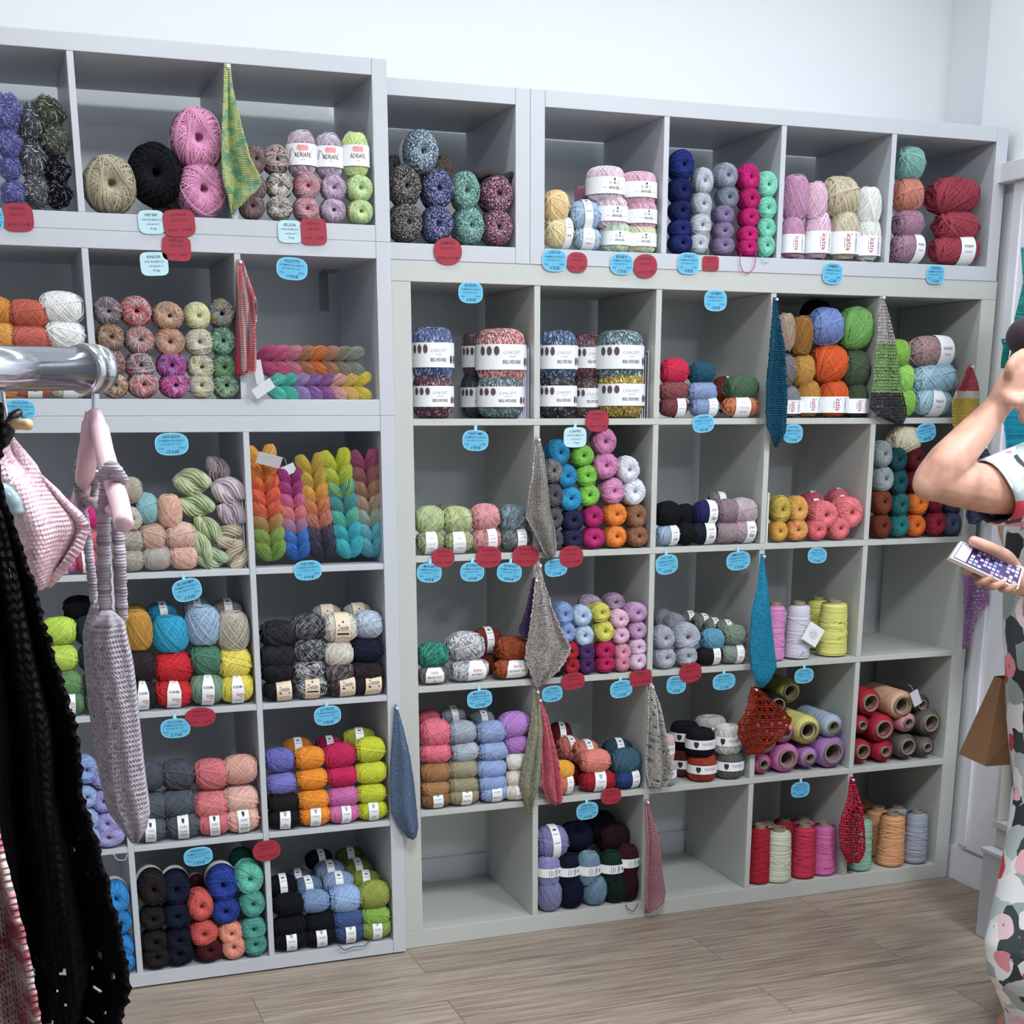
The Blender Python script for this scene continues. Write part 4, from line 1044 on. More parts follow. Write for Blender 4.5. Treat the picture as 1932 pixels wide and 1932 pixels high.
def places(items):
    """says which one of its colour in the cubby each is"""
    by = {}
    for k, it in enumerate(items): by.setdefault((it['kind'], it['col']), []).append(k)
    for ks in by.values():
        if len(ks) == 1: items[ks[0]]['pos'] = ''; continue
        rows = {}
        fr = [k for k in ks if items[k]['dy'] < .045]; bk = [k for k in ks if items[k]['dy'] >= .045]
        if len(bk) == 1: items[bk[0]]['pos'] = 'set back behind the others'
        else:
            for q, k in enumerate(sorted(bk, key=lambda k: items[k]['dy'])):
                items[k]['pos'] = ('nearest of those set back', 'second of those set back', 'third set back', 'deepest set back')[min(q, 3)] if items[bk[0]]['dy'] != items[bk[-1]]['dy'] else 'set back, '+('left one', 'right one')[q > 0]
        if len(fr) == 1: items[fr[0]]['pos'] = 'in front'; continue
        xs = [items[k]['x'] for k in fr]; ys = [items[k]['y'] for k in fr]
        if not fr: continue
        sy = sorted(fr, key=lambda k: items[k]['y'])
        if all(items[b]['y']-items[a]['y'] > 18 for a, b in zip(sy, sy[1:])):
            n = len(sy)
            for q, k in enumerate(sy): items[k]['pos'] = 'lowest of its column' if q == n-1 else (ORD[q]+(' of its column' if q == 0 else ''))
        else:
            groups = [[sy[0]]]
            for k in sy[1:]:
                if items[k]['y']-items[groups[-1][-1]]['y'] > 18: groups.append([k])
                else: groups[-1].append(k)
            n = len(groups)
            for gi, g in enumerate(groups):
                vn = 'in the row' if n == 1 else ('upper row' if gi == 0 else ('bottom row' if gi == n-1 else ('middle row' if n == 3 else ('second row', 'third row', 'fourth row')[gi-1])))
                g.sort(key=lambda k: items[k]['x'])
                for q, k in enumerate(g):
                    items[k]['pos'] = vn if len(g) == 1 else vn+', '+('left one' if q == 0 and len(g) == 2 else 'right one' if len(g) == 2 else HOR[q])
SEEN = {}
def add_ball(it, key):
    xl, xr, zb, zt, y0 = CELL[key]
    kind = it['kind']; p = W(it['x'], it['y'], y0+0.04+it['dy']); s = ppm(p)
    rx = it['w']/s/2*1.05; rz = it['h']/s/2*1.07
    if kind in 'E': ry = (rx+rz)/2*0.95; rx *= .96
    elif kind == 'F': rx *= 1.16; rz *= 1.16; ry = (rx+rz)/2
    elif kind == 'S': ry = rz*1.0 if rz < rx else rx
    elif kind == 'Z': ry = rx*.95
    else: ry = rx
    yc = y0+ry-0.006+it['dy']; p = W(it['x'], it['y'], yc); f = ppm(p)/s; rx /= f; rz /= f; ry /= f
    kx = 1.06 if it['band'] and kind != 'S' else 1.03; kz = 1.065 if it['band'] and kind in 'SE' else 1.02
    if 2*rx*kx > xr-xl-.004: rx = (xr-xl-.004)/2/kx
    x = min(max(p[0], xl+rx*kx+.001), xr-rx*kx-.001); z = p[2]
    if z-rz*kz < zb+.001 or (it['dy'] < .045 and z-rz < zb+0.022): z = zb+rz*kz+.001
    z = min(z, zt-rz*kz-.001)
    me = rnd.choice(LIB['F']) if kind == 'F' else variant(kind, it['mode'])
    name = NAME[kind]
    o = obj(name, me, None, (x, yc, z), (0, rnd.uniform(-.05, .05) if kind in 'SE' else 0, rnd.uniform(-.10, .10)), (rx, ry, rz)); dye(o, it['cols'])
    lab = '%s %s%s, %s' % (it['col'].replace('-', ' '), NOUN[kind], (', '+it['pos']) if it['pos'] else '', DESC[key])
    if len(lab.split()) > 16: lab = lab.replace('upright ', '').replace('oval ', '').replace('drum-shaped ', '')
    if lab in SEEN: print('DUPLABEL', lab)
    if len(lab.split()) > 16: print('LONG', lab)
    SEEN[lab] = 1
    tag(o, lab, 'yarn', 'yarn in the '+DESC[key])
    if it['band']:
        b = obj('paper_band', BANDS[it['band']], o)
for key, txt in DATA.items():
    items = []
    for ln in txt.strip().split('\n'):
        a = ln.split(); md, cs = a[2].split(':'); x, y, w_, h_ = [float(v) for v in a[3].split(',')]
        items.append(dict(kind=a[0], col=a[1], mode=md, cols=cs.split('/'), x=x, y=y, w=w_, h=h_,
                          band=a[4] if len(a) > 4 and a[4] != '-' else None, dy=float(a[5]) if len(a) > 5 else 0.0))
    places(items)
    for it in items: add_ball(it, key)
# ---------------------------------------------------------------- plaited hanks
def strands(path, rad, r_, n, twist, u0=0.0, seg=5, flat=1.0):
    """bundle of n strands following a path (k,3), bundle radius rad(k)"""
    path = np.array(path, float); K = len(path); T = np.gradient(path, axis=0); T /= np.linalg.norm(T, axis=1)[:, None]
    A = np.array([0, 1.0, 0]); E1 = np.cross(T, A); E1 /= np.linalg.norm(E1, axis=1)[:, None]+1e-9; E2 = np.cross(T, E1)
    V = []; F = []; UV = []; off = 0; s_ = np.linspace(0, 1, K)
    for q in range(n):
        a = 2*PI*q/n+twist*s_
        P = path+(rad*np.cos(a))[:, None]*E1+(rad*flat*np.sin(a))[:, None]*E2
        ang = 2*PI*np.arange(seg)/seg
        rr = (r_*(0.45+0.55*np.minimum(1, rad/rad.max()*1.5)))
        rg = P[:, None, :]+rr[:, None, None]*(np.cos(ang)[None, :, None]*E1[:, None, :]+np.sin(ang)[None, :, None]*E2[:, None, :])
        V.append(rg.reshape(-1, 3))
        i = np.arange(K-1)[:, None]; j = np.arange(seg)[None, :]
        F.append(np.stack([i*seg+j, i*seg+(j+1) % seg, (i+1)*seg+(j+1) % seg, (i+1)*seg+j], -1).reshape(-1, 4)+off)
        UV.append(np.stack([np.repeat(u0+q*.37+s_*.5, seg), np.zeros(K*seg)], 1)); off += K*seg
    return np.concatenate(V), np.concatenate(F), np.concatenate(UV)
def bulge(K, lo=0.35): t_ = np.linspace(0, 1, K); return lo+(1-lo)*np.sin(PI*np.clip(t_*0.9+0.05, 0, 1))**0.7
def plait(name, p0, p1, width, segs, label, group, up_v=True):
    """hank worked into a plait from p0 to p1; segs = colours of its lobes"""
    p0 = np.array(p0); p1 = np.array(p1); L = np.linalg.norm(p1-p0); d = (p1-p0)/L
    sd = np.cross(d, [0, 1.0, 0]); n = len(segs); st = L/(n+0.35)
    r = empty(name, tuple(p1 if up_v else (p0+p1)/2)); r.location = tuple(p1); tag(r, label, 'yarn', group)
    for i, c in enumerate(segs):
        cc = p0+d*st*(i+0.35)
        V = []; F = []; U = []; off = 0
        for s_ in (-1, 1):
            K = 12; t_ = np.linspace(0, 1, K)
            a = cc+sd*s_*width*0.36-d*st*0.62; b_ = cc+sd*s_*width*0.05+d*st*0.72
            path = a+(b_-a)*t_[:, None]+np.outer(np.sin(PI*t_), sd*s_*width*0.075)+np.outer(0.35+0.75*np.sin(PI*t_)-0.75*t_, [0, -width*0.20, 0])
            v, f, u = strands(path, bulge(K, .5)*width*0.235, width*0.036, 20, 0.5*s_, u0=i*7+s_)
            V.append(v-p1); F.append(f+off); U.append(u); off += len(v)
            v, f, u = strands(path+[0, width*.02, 0], bulge(K, .5)*width*0.11, width*0.11, 5, 0.3*s_, u0=i*7+s_)
            V.append(v-p1); F.append(f+off); U.append(u); off += len(v)
        cs = c.split('/')
        o = obj('plait_loop', mesh('plait_loop', np.concatenate(V), np.concatenate(F), [yarn('m' if len(cs) > 1 else 's')], uv=np.concatenate(U), smooth=True), r)
        dye(o, cs)
    return r
xl, xr, zb, zt, y0 = CELL['L30']
def cols_plait(x0, y0p, x1, y1p, w_, segs, label, yd=0.05, horizontal=False, key='L30'):
    yy = CELL[key][4]+yd
    a = W(x0, y0p, yy); b = W(x1, y1p, yy); wd = w_/ppm(a)
    if not horizontal: b[2] = CELL[key][2]+0.012
    else:
        zz = max((a[2]+b[2])/2, CELL[key][2]+wd*.5); a[2] = b[2] = zz
    return plait('yarn_hank', a, b, wd, segs, label, 'plaited hanks in '+('the braid cubby' if not horizontal else 'the upper cubby'))
g5 = 'above the denim yarn'
cols_plait(489, 850, 512, 1050, 54, ['d8a040/c98a30', 'dc8a3c/c06a2c', 'd46a34/b8482c', 'c8443c/d86a48', 'c05040/cc6a3c', 'b87048/8a8a50', '6f8a3c/87a050', '66883c/7a9a4c'], 'plaited yarn hank, golden orange to grass green, leftmost '+g5)
cols_plait(546, 888, 562, 1050, 48, ['8c2a6c/a03a7c', 'a8407c/983470', 'b84c80/c86a8c', 'c8607c/d08a6c', 'b86a78/8080b0', '3c78c4/3468b0', '3470bc/2c5ca0'], 'plaited yarn hank, purple to royal blue, second from left '+g5)
cols_plait(583, 866, 610, 1048, 52, ['b8a03c/a89030', 'bc9c3c/a88c34', 'd0983c/c08838', 'cc7c48/b86a58', '9c5c68/c87c50', '3c3848/504860', '2c2c40/3c3c50'], 'plaited yarn hank, mustard to dark indigo, middle one '+g5)
cols_plait(629, 858, 662, 1046, 54, ['a8ac24/b8bc30', 'b0b83c/98a830', '7ca848/4c8090', '488c70/3c80a0', '2c9cb0/60b070', '30a8b8/2c98a8', '2ca0b0/3cb0b8'], 'plaited yarn hank, acid green to turquoise, fourth from left '+g5)
cols_plait(684, 858, 702, 1040, 52, ['7c3858/8c4460', '7c4850/8c5858', '806050/94705c', '8c7860/a08c78', '7c8c84/90a090', '4c98a8/5ca8b4', '44889c/549cac'], 'plaited yarn hank, plum to dusty teal, rightmost '+g5)
cols_plait(690, 733, 500, 738, 48, ['c8b43c/b8a434', 'cca860/b89850', 'b87c80/c89c98', '8c5890/7c4c88', '74508c/8c68a0', '7c78a0/a080b0', '48b09c/3ca090', '40a898/58b8a8'], 'plaited yarn hank, yellow to mint, lower of the two lying hanks', horizontal=True, key='U0')
cols_plait(676, 683, 482, 681, 50, ['6c7468/7c8478', '6c6858/7c7868', '8c604c/9c705c', 'c06834/a85828', '8c5c44/a06c54', 'b87080/9c5c70', 'a84468/b85478', '983c60/ac4c70'], 'plaited yarn hank, grey green to raspberry, upper of the two lying hanks', horizontal=True, key='U0')
# paper swing tags on the hanks
def swing_tag(x, y, w_, h_, yy, ang, label, tilt=0.0):
    p = W(x, y, yy); s = ppm(p)
    o = MB().box((-w_/s/2, -.0006, -h_/s/2), (w_/s/2, .0006, h_/s/2)).tube([(0, 0, h_/s/2), (0.004, 0.01, h_/s/2+.015), (0.0, .02, h_/s/2+.02)], .0006, 5)
    o = o.build('swing_tag', [GREYPAPER], loc=tuple(p), rot=(tilt, ang, 0)); tag(o, label, 'paper tag', 'swing tags tied to hanks')
swing_tag(488, 702, 16, 44, YL-.02, -.15, 'white swing tag of raspberry hank beside the striped swatch')
swing_tag(497, 733, 20, 42, YL-.025, 1.0, 'white swing tag of mint hank, lying slanted on the shelf')
swing_tag(508, 868, 46, 24, YL-.015, 0.25, 'cream swing tag on top of the golden orange plaited hank', .5)
swing_tag(545, 886, 26, 18, YL+.03, -.4, 'small white swing tag above the purple plaited hank')
# twisted skeins in the pastel cubby
def skein(x, y, w_, h_, ang, cs, label, yd=0.045, key='L31', floor_=False):
    p = W(x, y, CELL[key][4]+yd); s = ppm(p); L = w_/s; D = h_/s
    V = []; F = []; U = []; off = 0; K = 20; t_ = np.linspace(-1, 1, K)
    for q in range(2):
        a = q*PI+t_*2.0
        path = np.stack([t_*L*0.47, -np.sin(a)*D*0.20, np.cos(a)*D*0.24], 1)
        v, f, u = strands(path, (0.5+0.5*np.cos(t_*PI/2)**.5)*D*0.23, D*0.07, 11, 3.0, u0=q*9)
        V.append(v); F.append(f+off); U.append(u); off += len(v)
        v, f, u = strands(path, (0.5+0.5*np.cos(t_*PI/2)**.5)*D*0.1, D*0.10, 4, 1.0, u0=q*9)
        V.append(v); F.append(f+off); U.append(u); off += len(v)
    if floor_: p[2] = CELL[key][2]+D*.47
    o = obj('yarn_hank', mesh('twisted_hank', np.concatenate(V), np.concatenate(F), [yarn('m' if len(cs) > 1 else 's')], uv=np.concatenate(U), smooth=True), None, tuple(p), (0, ang, 0))
    dye(o, cs); tag(o, label, 'yarn', 'twisted hanks in pastel cubby')
skein(362, 910, 66, 50, 0, ['b0bc94', 'c4cca8', '8f9f78'], 'sage green twisted hank, topmost of the green pile in pastel cubby')
skein(368, 953, 70, 46, .1, ['a9b98c', 'c4cca8', '8f9f78'], 'sage green twisted hank lying second in the green pile')
skein(392, 998, 66, 40, .75, ['a4b488', 'c0c8a0', '8f9f78'], 'sage green twisted hank leaning steeply, right of green pile')
skein(376, 1026, 76, 36, 1.05, ['a4b48c', 'c0c8a4', '8f9f78'], 'sage green twisted hank standing almost upright between peach balls and beige hank', .03)
skein(399, 1059, 60, 40, 0, ['a8bc98', 'c8d0b4', '8f9f78'], 'sage green twisted hank, lowest, flat on the shelf', .05, floor_=True)
skein(410, 888, 54, 44, .9, ['8c7c84', '6c6068', 'a4949c'], 'dusky mauve twisted hank, highest, at right of pastel cubby', .07)
skein(431, 927, 62, 52, .2, ['c4b4c0', 'd8c8d0', 'a89ca8', 'd0a4b0'], 'grey and pink twisted hank below the dusky mauve one')
skein(436, 968, 56, 46, .5, ['b4a4b0', 'd0c0c8', '9c8c9c'], 'grey and pink twisted hank in the middle at right wall')
skein(432, 1012, 50, 44, -.5, ['b0a48c', 'c8bca4', '9c9078'], 'beige twisted hank above the striped beige one at right')
skein(447, 1047, 56, 44, -1.3, ['bcb09c', 'd4c8b0', 'a09480'], 'beige striped hank standing on end at lower right corner', floor_=False)
# ---------------------------------------------------------------- cones and tubes of cord
def cone_mesh(r0, r1, nr, seed, diag=6):
    """cord wound on a tube: height 1, unit radius; slanting turns"""
    rg = random.Random(seed); mb = MB(); prof = []
    for i in range(nr*3+1):
        t_ = i/(nr*3); z = 0.03+0.92*t_; r = r0+(r1-r0)*t_+0.016*math.sin(i*2*PI/3)
        if t_ < 0.04: r *= 0.93
        if t_ > 0.97: r *= 0.93
        prof.append((r, z))
    mb.lathe([(0.45, 0.03)]+prof+[(0.45, 0.95)], 36)
    V = [np.array(v) for v in mb.V]
    for v in V: v[2] += 0.012*math.sin(math.atan2(v[1], v[0]))*min(1, max(0, (v[2]-.05)*8))*min(1, max(0, (.93-v[2])*8))
    mb.V = [tuple(v) for v in V]
    for q in range(diag):
        a0 = rg.random()*6.28; z0 = rg.uniform(.15, .75); dz = rg.choice((-1, 1))*rg.uniform(.15, .32); pts = []
        for k in range(25):
            t_ = k/24; zz = min(.93, max(.06, z0+dz*math.sin(2*PI*t_)*.5)); rr = r0+(r1-r0)*(zz-.03)/.92+.022; a = a0+2*PI*t_*.98
            pts.append((rr*math.cos(a), rr*math.sin(a), zz))
        mb.tube(pts, 0.013, 5)
    uv = [(math.atan2(v[1], v[0])/6.28+v[2]*30, v[2]) for v in mb.V]
    return mesh('cord_winding', mb.V, mb.F, [yarn('s')], uv=uv, smooth=True)
CONES = [cone_mesh(1.0, 0.84, 24, 3), cone_mesh(1.0, 0.84, 24, 8), cone_mesh(1.0, 0.84, 24, 15)]
ROLLS = [cone_mesh(1.0, 0.97, 26, 5, 4), cone_mesh(1.0, 0.97, 26, 9, 4)]
CARD = plain('8c7f6e', 0.8, noise=0.1)
def core_mesh(ro, ri):
    return mesh('cardboard_core', *(lambda mb: (mb.V, mb.F))(MB().lathe([(ri, 0), (ro, 0), (ro, 1), (ri, 1), (ri, 0)], 32)), [CARD], smooth=False)
CORE = core_mesh(0.50, 0.42); COREB = core_mesh(0.66, 0.56)
def cone(x, ytop, ybot, w_, hexc, label, key, group, yd=0.0):
    xl, xr, zb, zt, y0 = CELL[key]; s = ppm(W(x, ybot, y0+.04+yd)); r = w_/s/2; yc = y0+r+0.004+yd
    p = W(x, (ytop+ybot)/2, yc); top = W(x, ytop, yc)[2]; h = top-zb
    if yd > .05: h = max(.10, min(.17, h))
    xx = min(max(p[0], xl+r*1.05+.001), xr-r*1.05-.001)
    o = empty('cord_cone', (xx, yc, zb+.0005)); tag(o, label, 'yarn cone', group)
    b = obj('cord_winding', rnd.choice(CONES), o, scale=(r, r, h), rot=(0, 0, rnd.random()*6)); dye(b, [hexc])
    obj('cardboard_core', CORE, o, scale=(r*.9, r*.9, h*1.02))
gA = 'cord cones standing with the blank square tag'
cone(1480, 1150, 1238, 46, 'c4c8d4', 'white cord cone at back, behind the orchid pink cone', 'M23', gA, .14)
cone(1460, 1138, 1247, 44, 'dc8cc4', 'orchid pink cord cone beside the sky-blue swatch', 'M23', gA)
cone(1505, 1137, 1238, 50, 'd4d6e4', 'white cord cone in front, left of the square paper tag', 'M23', gA)
cone(1543, 1128, 1230, 44, 'd8d468', 'yellow cord cone at back, left of the front yellow cone', 'M23', gA, .13)
cone(1571, 1133, 1237, 58, 'dcdc74', 'yellow cord cone in front, rightmost beside cubby wall', 'M23', gA)
p = W(1534, 1197, -.012); st = MB().box((-.029, -.0008, -.029), (.029, .0008, .029))
for k in range(12): st.tube([(.004*math.cos(k*PI/6), -.0012, .004*math.sin(k*PI/6)), (.017*math.cos(k*PI/6), -.0012, .017*math.sin(k*PI/6))], .0006, 4, 1)
tag(st.build('swing_tag', [PAPER, INKG], loc=tuple(p), rot=(0, .55, 0)), 'square white paper tag printed with a snowflake between white and yellow cones', 'paper tag')
gB = 'cord cones in the bottom cubby left of red swatch'
cone(1448, 1553, 1625, 44, 'd8d8c8', 'cream cord cone set back between red and ivory cones', 'M03', gB, .12)
cone(1478, 1545, 1625, 46, 'b82840', 'red cord cone set back, left of two at the back', 'M03', gB, .16)
cone(1524, 1543, 1625, 46, 'cc6c9c', 'pink cord cone set back, behind the front orchid cone', 'M03', gB, .13)
cone(1432, 1557, 1661, 44, 'b01c30', 'deep red cord cone, leftmost beside the cubby wall', 'M03', gB)
cone(1467, 1563, 1668, 54, 'd8dcc4', 'ivory cord cone in front in the bottom cubby', 'M03', gB, -.012)
cone(1516, 1555, 1659, 48, 'cc3050', 'crimson cord cone in front, right of the ivory one', 'M03', gB, -.004)
cone(1557, 1553, 1655, 50, 'd86cac', 'orchid pink cord cone in front, left of red swatch', 'M03', gB)
gC = 'cord cones in the last bottom cubby'
cone(1630, 1510, 1600, 46, 'c08858', 'orange cord cone furthest back beside the red swatch', 'M04', gC, .22)
cone(1654, 1524, 1600, 50, 'd49c68', 'orange cord cone set back, behind the front orange one', 'M04', gC, .11)
cone(1697, 1521, 1600, 44, 'a0a8b4', 'grey cord cone set back, behind the front grey one', 'M04', gC, .12)
cone(1622, 1541, 1641, 48, '9cccb4', 'mint cord cone in front, partly behind the red swatch', 'M04', gC)
cone(1681, 1534, 1636, 54, 'e4a474', 'orange cord cone in front in the last bottom cubby', 'M04', gC)
cone(1727, 1530, 1630, 48, 'a4acbc', 'grey cord cone in front, rightmost in the bottom row', 'M04', gC)
def roll(x, y, w_, hexc, label, key, group, yd=0.0, big=True):
    xl, xr, zb, zt, y0 = CELL[key]; yc = y0+.012+yd; p = W(x, y, yc); r = w_/ppm(p)/2
    xx = min(max(p[0], xl+r*1.06+.001), xr-r*1.06-.001); zz = max(p[2], zb+r*1.05+.001)
    o = empty('cord_roll', (xx, yc, zz)); o.rotation_euler = (-PI/2, 0, rnd.uniform(-.03, .03)); tag(o, label, 'cord roll', group)
    b = obj('cord_winding', rnd.choice(ROLLS), o, scale=(r, r, .19), rot=(0, 0, rnd.random()*6)); dye(b, [hexc])
    obj('cardboard_core', COREB if big else CORE, o, scale=(r, r, .196), loc=(0, 0, -.004))
gD = 'cord rolls lying in the cubby right of rust crochet'
for a in [(1441, 1442, 37, 'cc64a0', 'hot pink cord roll, small, leftmost on the shelf', 0, 0), (1486, 1433, 55, 'd878b8', 'orchid pink cord roll, large core, on the shelf', 0, 1), (1528, 1430, 38, 'a478b4', 'small lilac cord roll between two large ones on shelf', 0, 0),
          (1574, 1426, 60, 'a878bc', 'large lilac cord roll, rightmost on the shelf', 0, 1), (1446, 1399, 52, 'c888b0', 'mauve cord roll half hidden by the rust crochet square', .01, 1), (1483, 1383, 40, 'd484b4', 'pink cord roll, small, beside the large yellow roll', 0, 0),
          (1526, 1379, 54, 'd8d070', 'yellow cord roll, large core, in upper row', 0, 1), (1573, 1371, 44, 'a4b4cc', 'grey blue cord roll, right end of the upper row', 0, 0), (1492, 1305, 46, 'b0a850', 'olive yellow cord roll, highest of the pile', .07, 1), (1468, 1331, 42, '1c1a1e', 'black cord roll behind the rust crochet square', .03, 1)]:
    roll(a[0], a[1], a[2], a[3], a[4], 'M13', gD, a[5], a[6])
gE = 'cord rolls lying in the last cubby of second row up'
for a in [(1628, 1418, 42, 'a41c30', 'red cord roll, large core, bottom row left', 0, 1), (1671, 1418, 40, 'b01c34', 'red cord roll, small core, bottom row second', 0, 0), (1713, 1409, 46, '5c5854', 'charcoal cord roll, large core, bottom row', 0, 1), (1750, 1410, 36, '625e5a', 'charcoal cord roll, small core, bottom row right end', 0, 0),
          (1625, 1369, 34, 'a81c30', 'red cord roll, small core, middle row left end', 0, 0), (1668, 1376, 52, 'b01e34', 'red cord roll, large core, middle of the pile', 0, 1), (1714, 1364, 38, 'd88ca0', 'pink cord roll, small core, middle of the pile', 0, 0), (1757, 1364, 50, '5a5652', 'charcoal cord roll, large core, against right wall', 0, 1),
          (1643, 1326, 50, 'a81c30', 'red cord roll, large core, topmost row left', 0, 1), (1703, 1331, 54, 'd8ac8c', 'beige cord roll, large core, topmost row', 0, 1), (1740, 1330, 38, '4c4a48', 'charcoal cord roll, topmost, behind the white paper tag', .03, 0)]:
    roll(a[0], a[1], a[2], a[3], a[4], 'M14', gE, a[5], a[6])
swing_tag(1728, 1317, 18, 30, -.004, -.45, 'white swing tag slanting above the beige cord roll')
# ---------------------------------------------------------------- handwritten price tags
TB = plain('5cb2d8', 0.6, noise=0.01); TL = plain('b9dce6', 0.6, noise=0.01); TR = plain('9c2239', 0.6, noise=0.02); PEN = plain('1d3346', 0.6); PENR = plain('5c1220', 0.6)
TBR = plain('9fdcf2', .6)
def card(w_, h_, n=2.6, m_=28):
    V = []
    for k in range(m_):
        a = 2*PI*k/m_; c, s_ = math.cos(a), math.sin(a); r = (abs(c)**n+abs(s_)**n)**(-1/n)
        V.append((w_/2*r*c, h_/2*r*s_))
    return V
def price_tag(x, y, w_, h_, kind, label, rows, ang=0.0, y0=0.0, n=2.8, hang=False):
    yy = y0-0.0035; p = W(x, y, yy); s = ppm(p); w_ /= s*.97; h_ /= s
    mb = MB(); O = card(w_, h_, n); k = len(O); th = 0.0009
    mb.V += [(a, -th/2, b) for a, b in O]+[(a, th/2, b) for a, b in O]
    mb.F += [list(range(k)), list(range(k, 2*k))[::-1]]+[[i, i+k, (i+1) % k+k, (i+1) % k] for i in range(k)]; mb.M += [0]*(k+2)
    if hang: mb.box((-.004, -.0005, h_/2-.001), (.004, .0005, h_/2+.012))
    if kind == 'b':
        I = card(w_*.955, h_*.94, n); b = len(mb.V); mb.V += [(a, -th/2-.0002, c) for a, c in I]; mb.F.append(list(range(b, b+k))); mb.M.append(2)
    for (txt, cx, cz, tw, tall) in rows:
        if not txt: continue
        V, F = glyphs(txt, 0.2); ww = V[:, 0].max()-V[:, 0].min(); hh = V[:, 1].max()-V[:, 1].min(); b = len(mb.V)
        V = V-[(V[:, 0].max()+V[:, 0].min())/2, (V[:, 1].max()+V[:, 1].min())/2]
        mb.V += [(cx*w_+a/ww*tw*w_, -th/2-.0005, cz*h_+c/hh*tall*h_) for a, c in V]
        for f in F: mb.F.append([b+i for i in f]); mb.M.append(1)
    mats = {'b': [TBR, PEN, TB], 'l': [TL, PEN, TL], 'r': [TR, PENR, TR]}[kind]
    o = obj('price_tag', mesh('price_tag', mb.V, mb.F, mats, mb.M), None, tuple(p), (0, -ang, 0))
    tag(o, label, 'price tag', {'b': 'blue handwritten price tags', 'l': 'pale blue handwritten price tags', 'r': 'red handwritten price tags'}[kind])
def full(title, price, a='50% MERINO 50% ACRILICO', n_='AGUJA Nº 4-5', g='50g', m_='100m', tw=.5):
    return [(title, 0, .33, tw, .13), (a, 0, .15, .78, .085), (n_, -.03, -.01, .6, .085), (g, -.33, -.19, .16, .085), (m_, .3, -.17, .2, .085), (price, .02, -.34, .4, .16)]
def lite(title, n_='AGUJA Nº 5'): return [(title, 0, .3, .5, .12), ('100% ACRILICO', 0, .1, .72, .09), (n_, .05, -.1, .5, .09), ('50g', .05, -.28, .26, .1)]
def red(price='3,00€', t='REBAJA'): return [(t, 0, .3, .5, .12), ('30% DTO', 0, .1, .5, .1), ('AHORA', -.22, -.25, .3, .09), (price, .2, -.25, .34, .14)]
yR = -.002
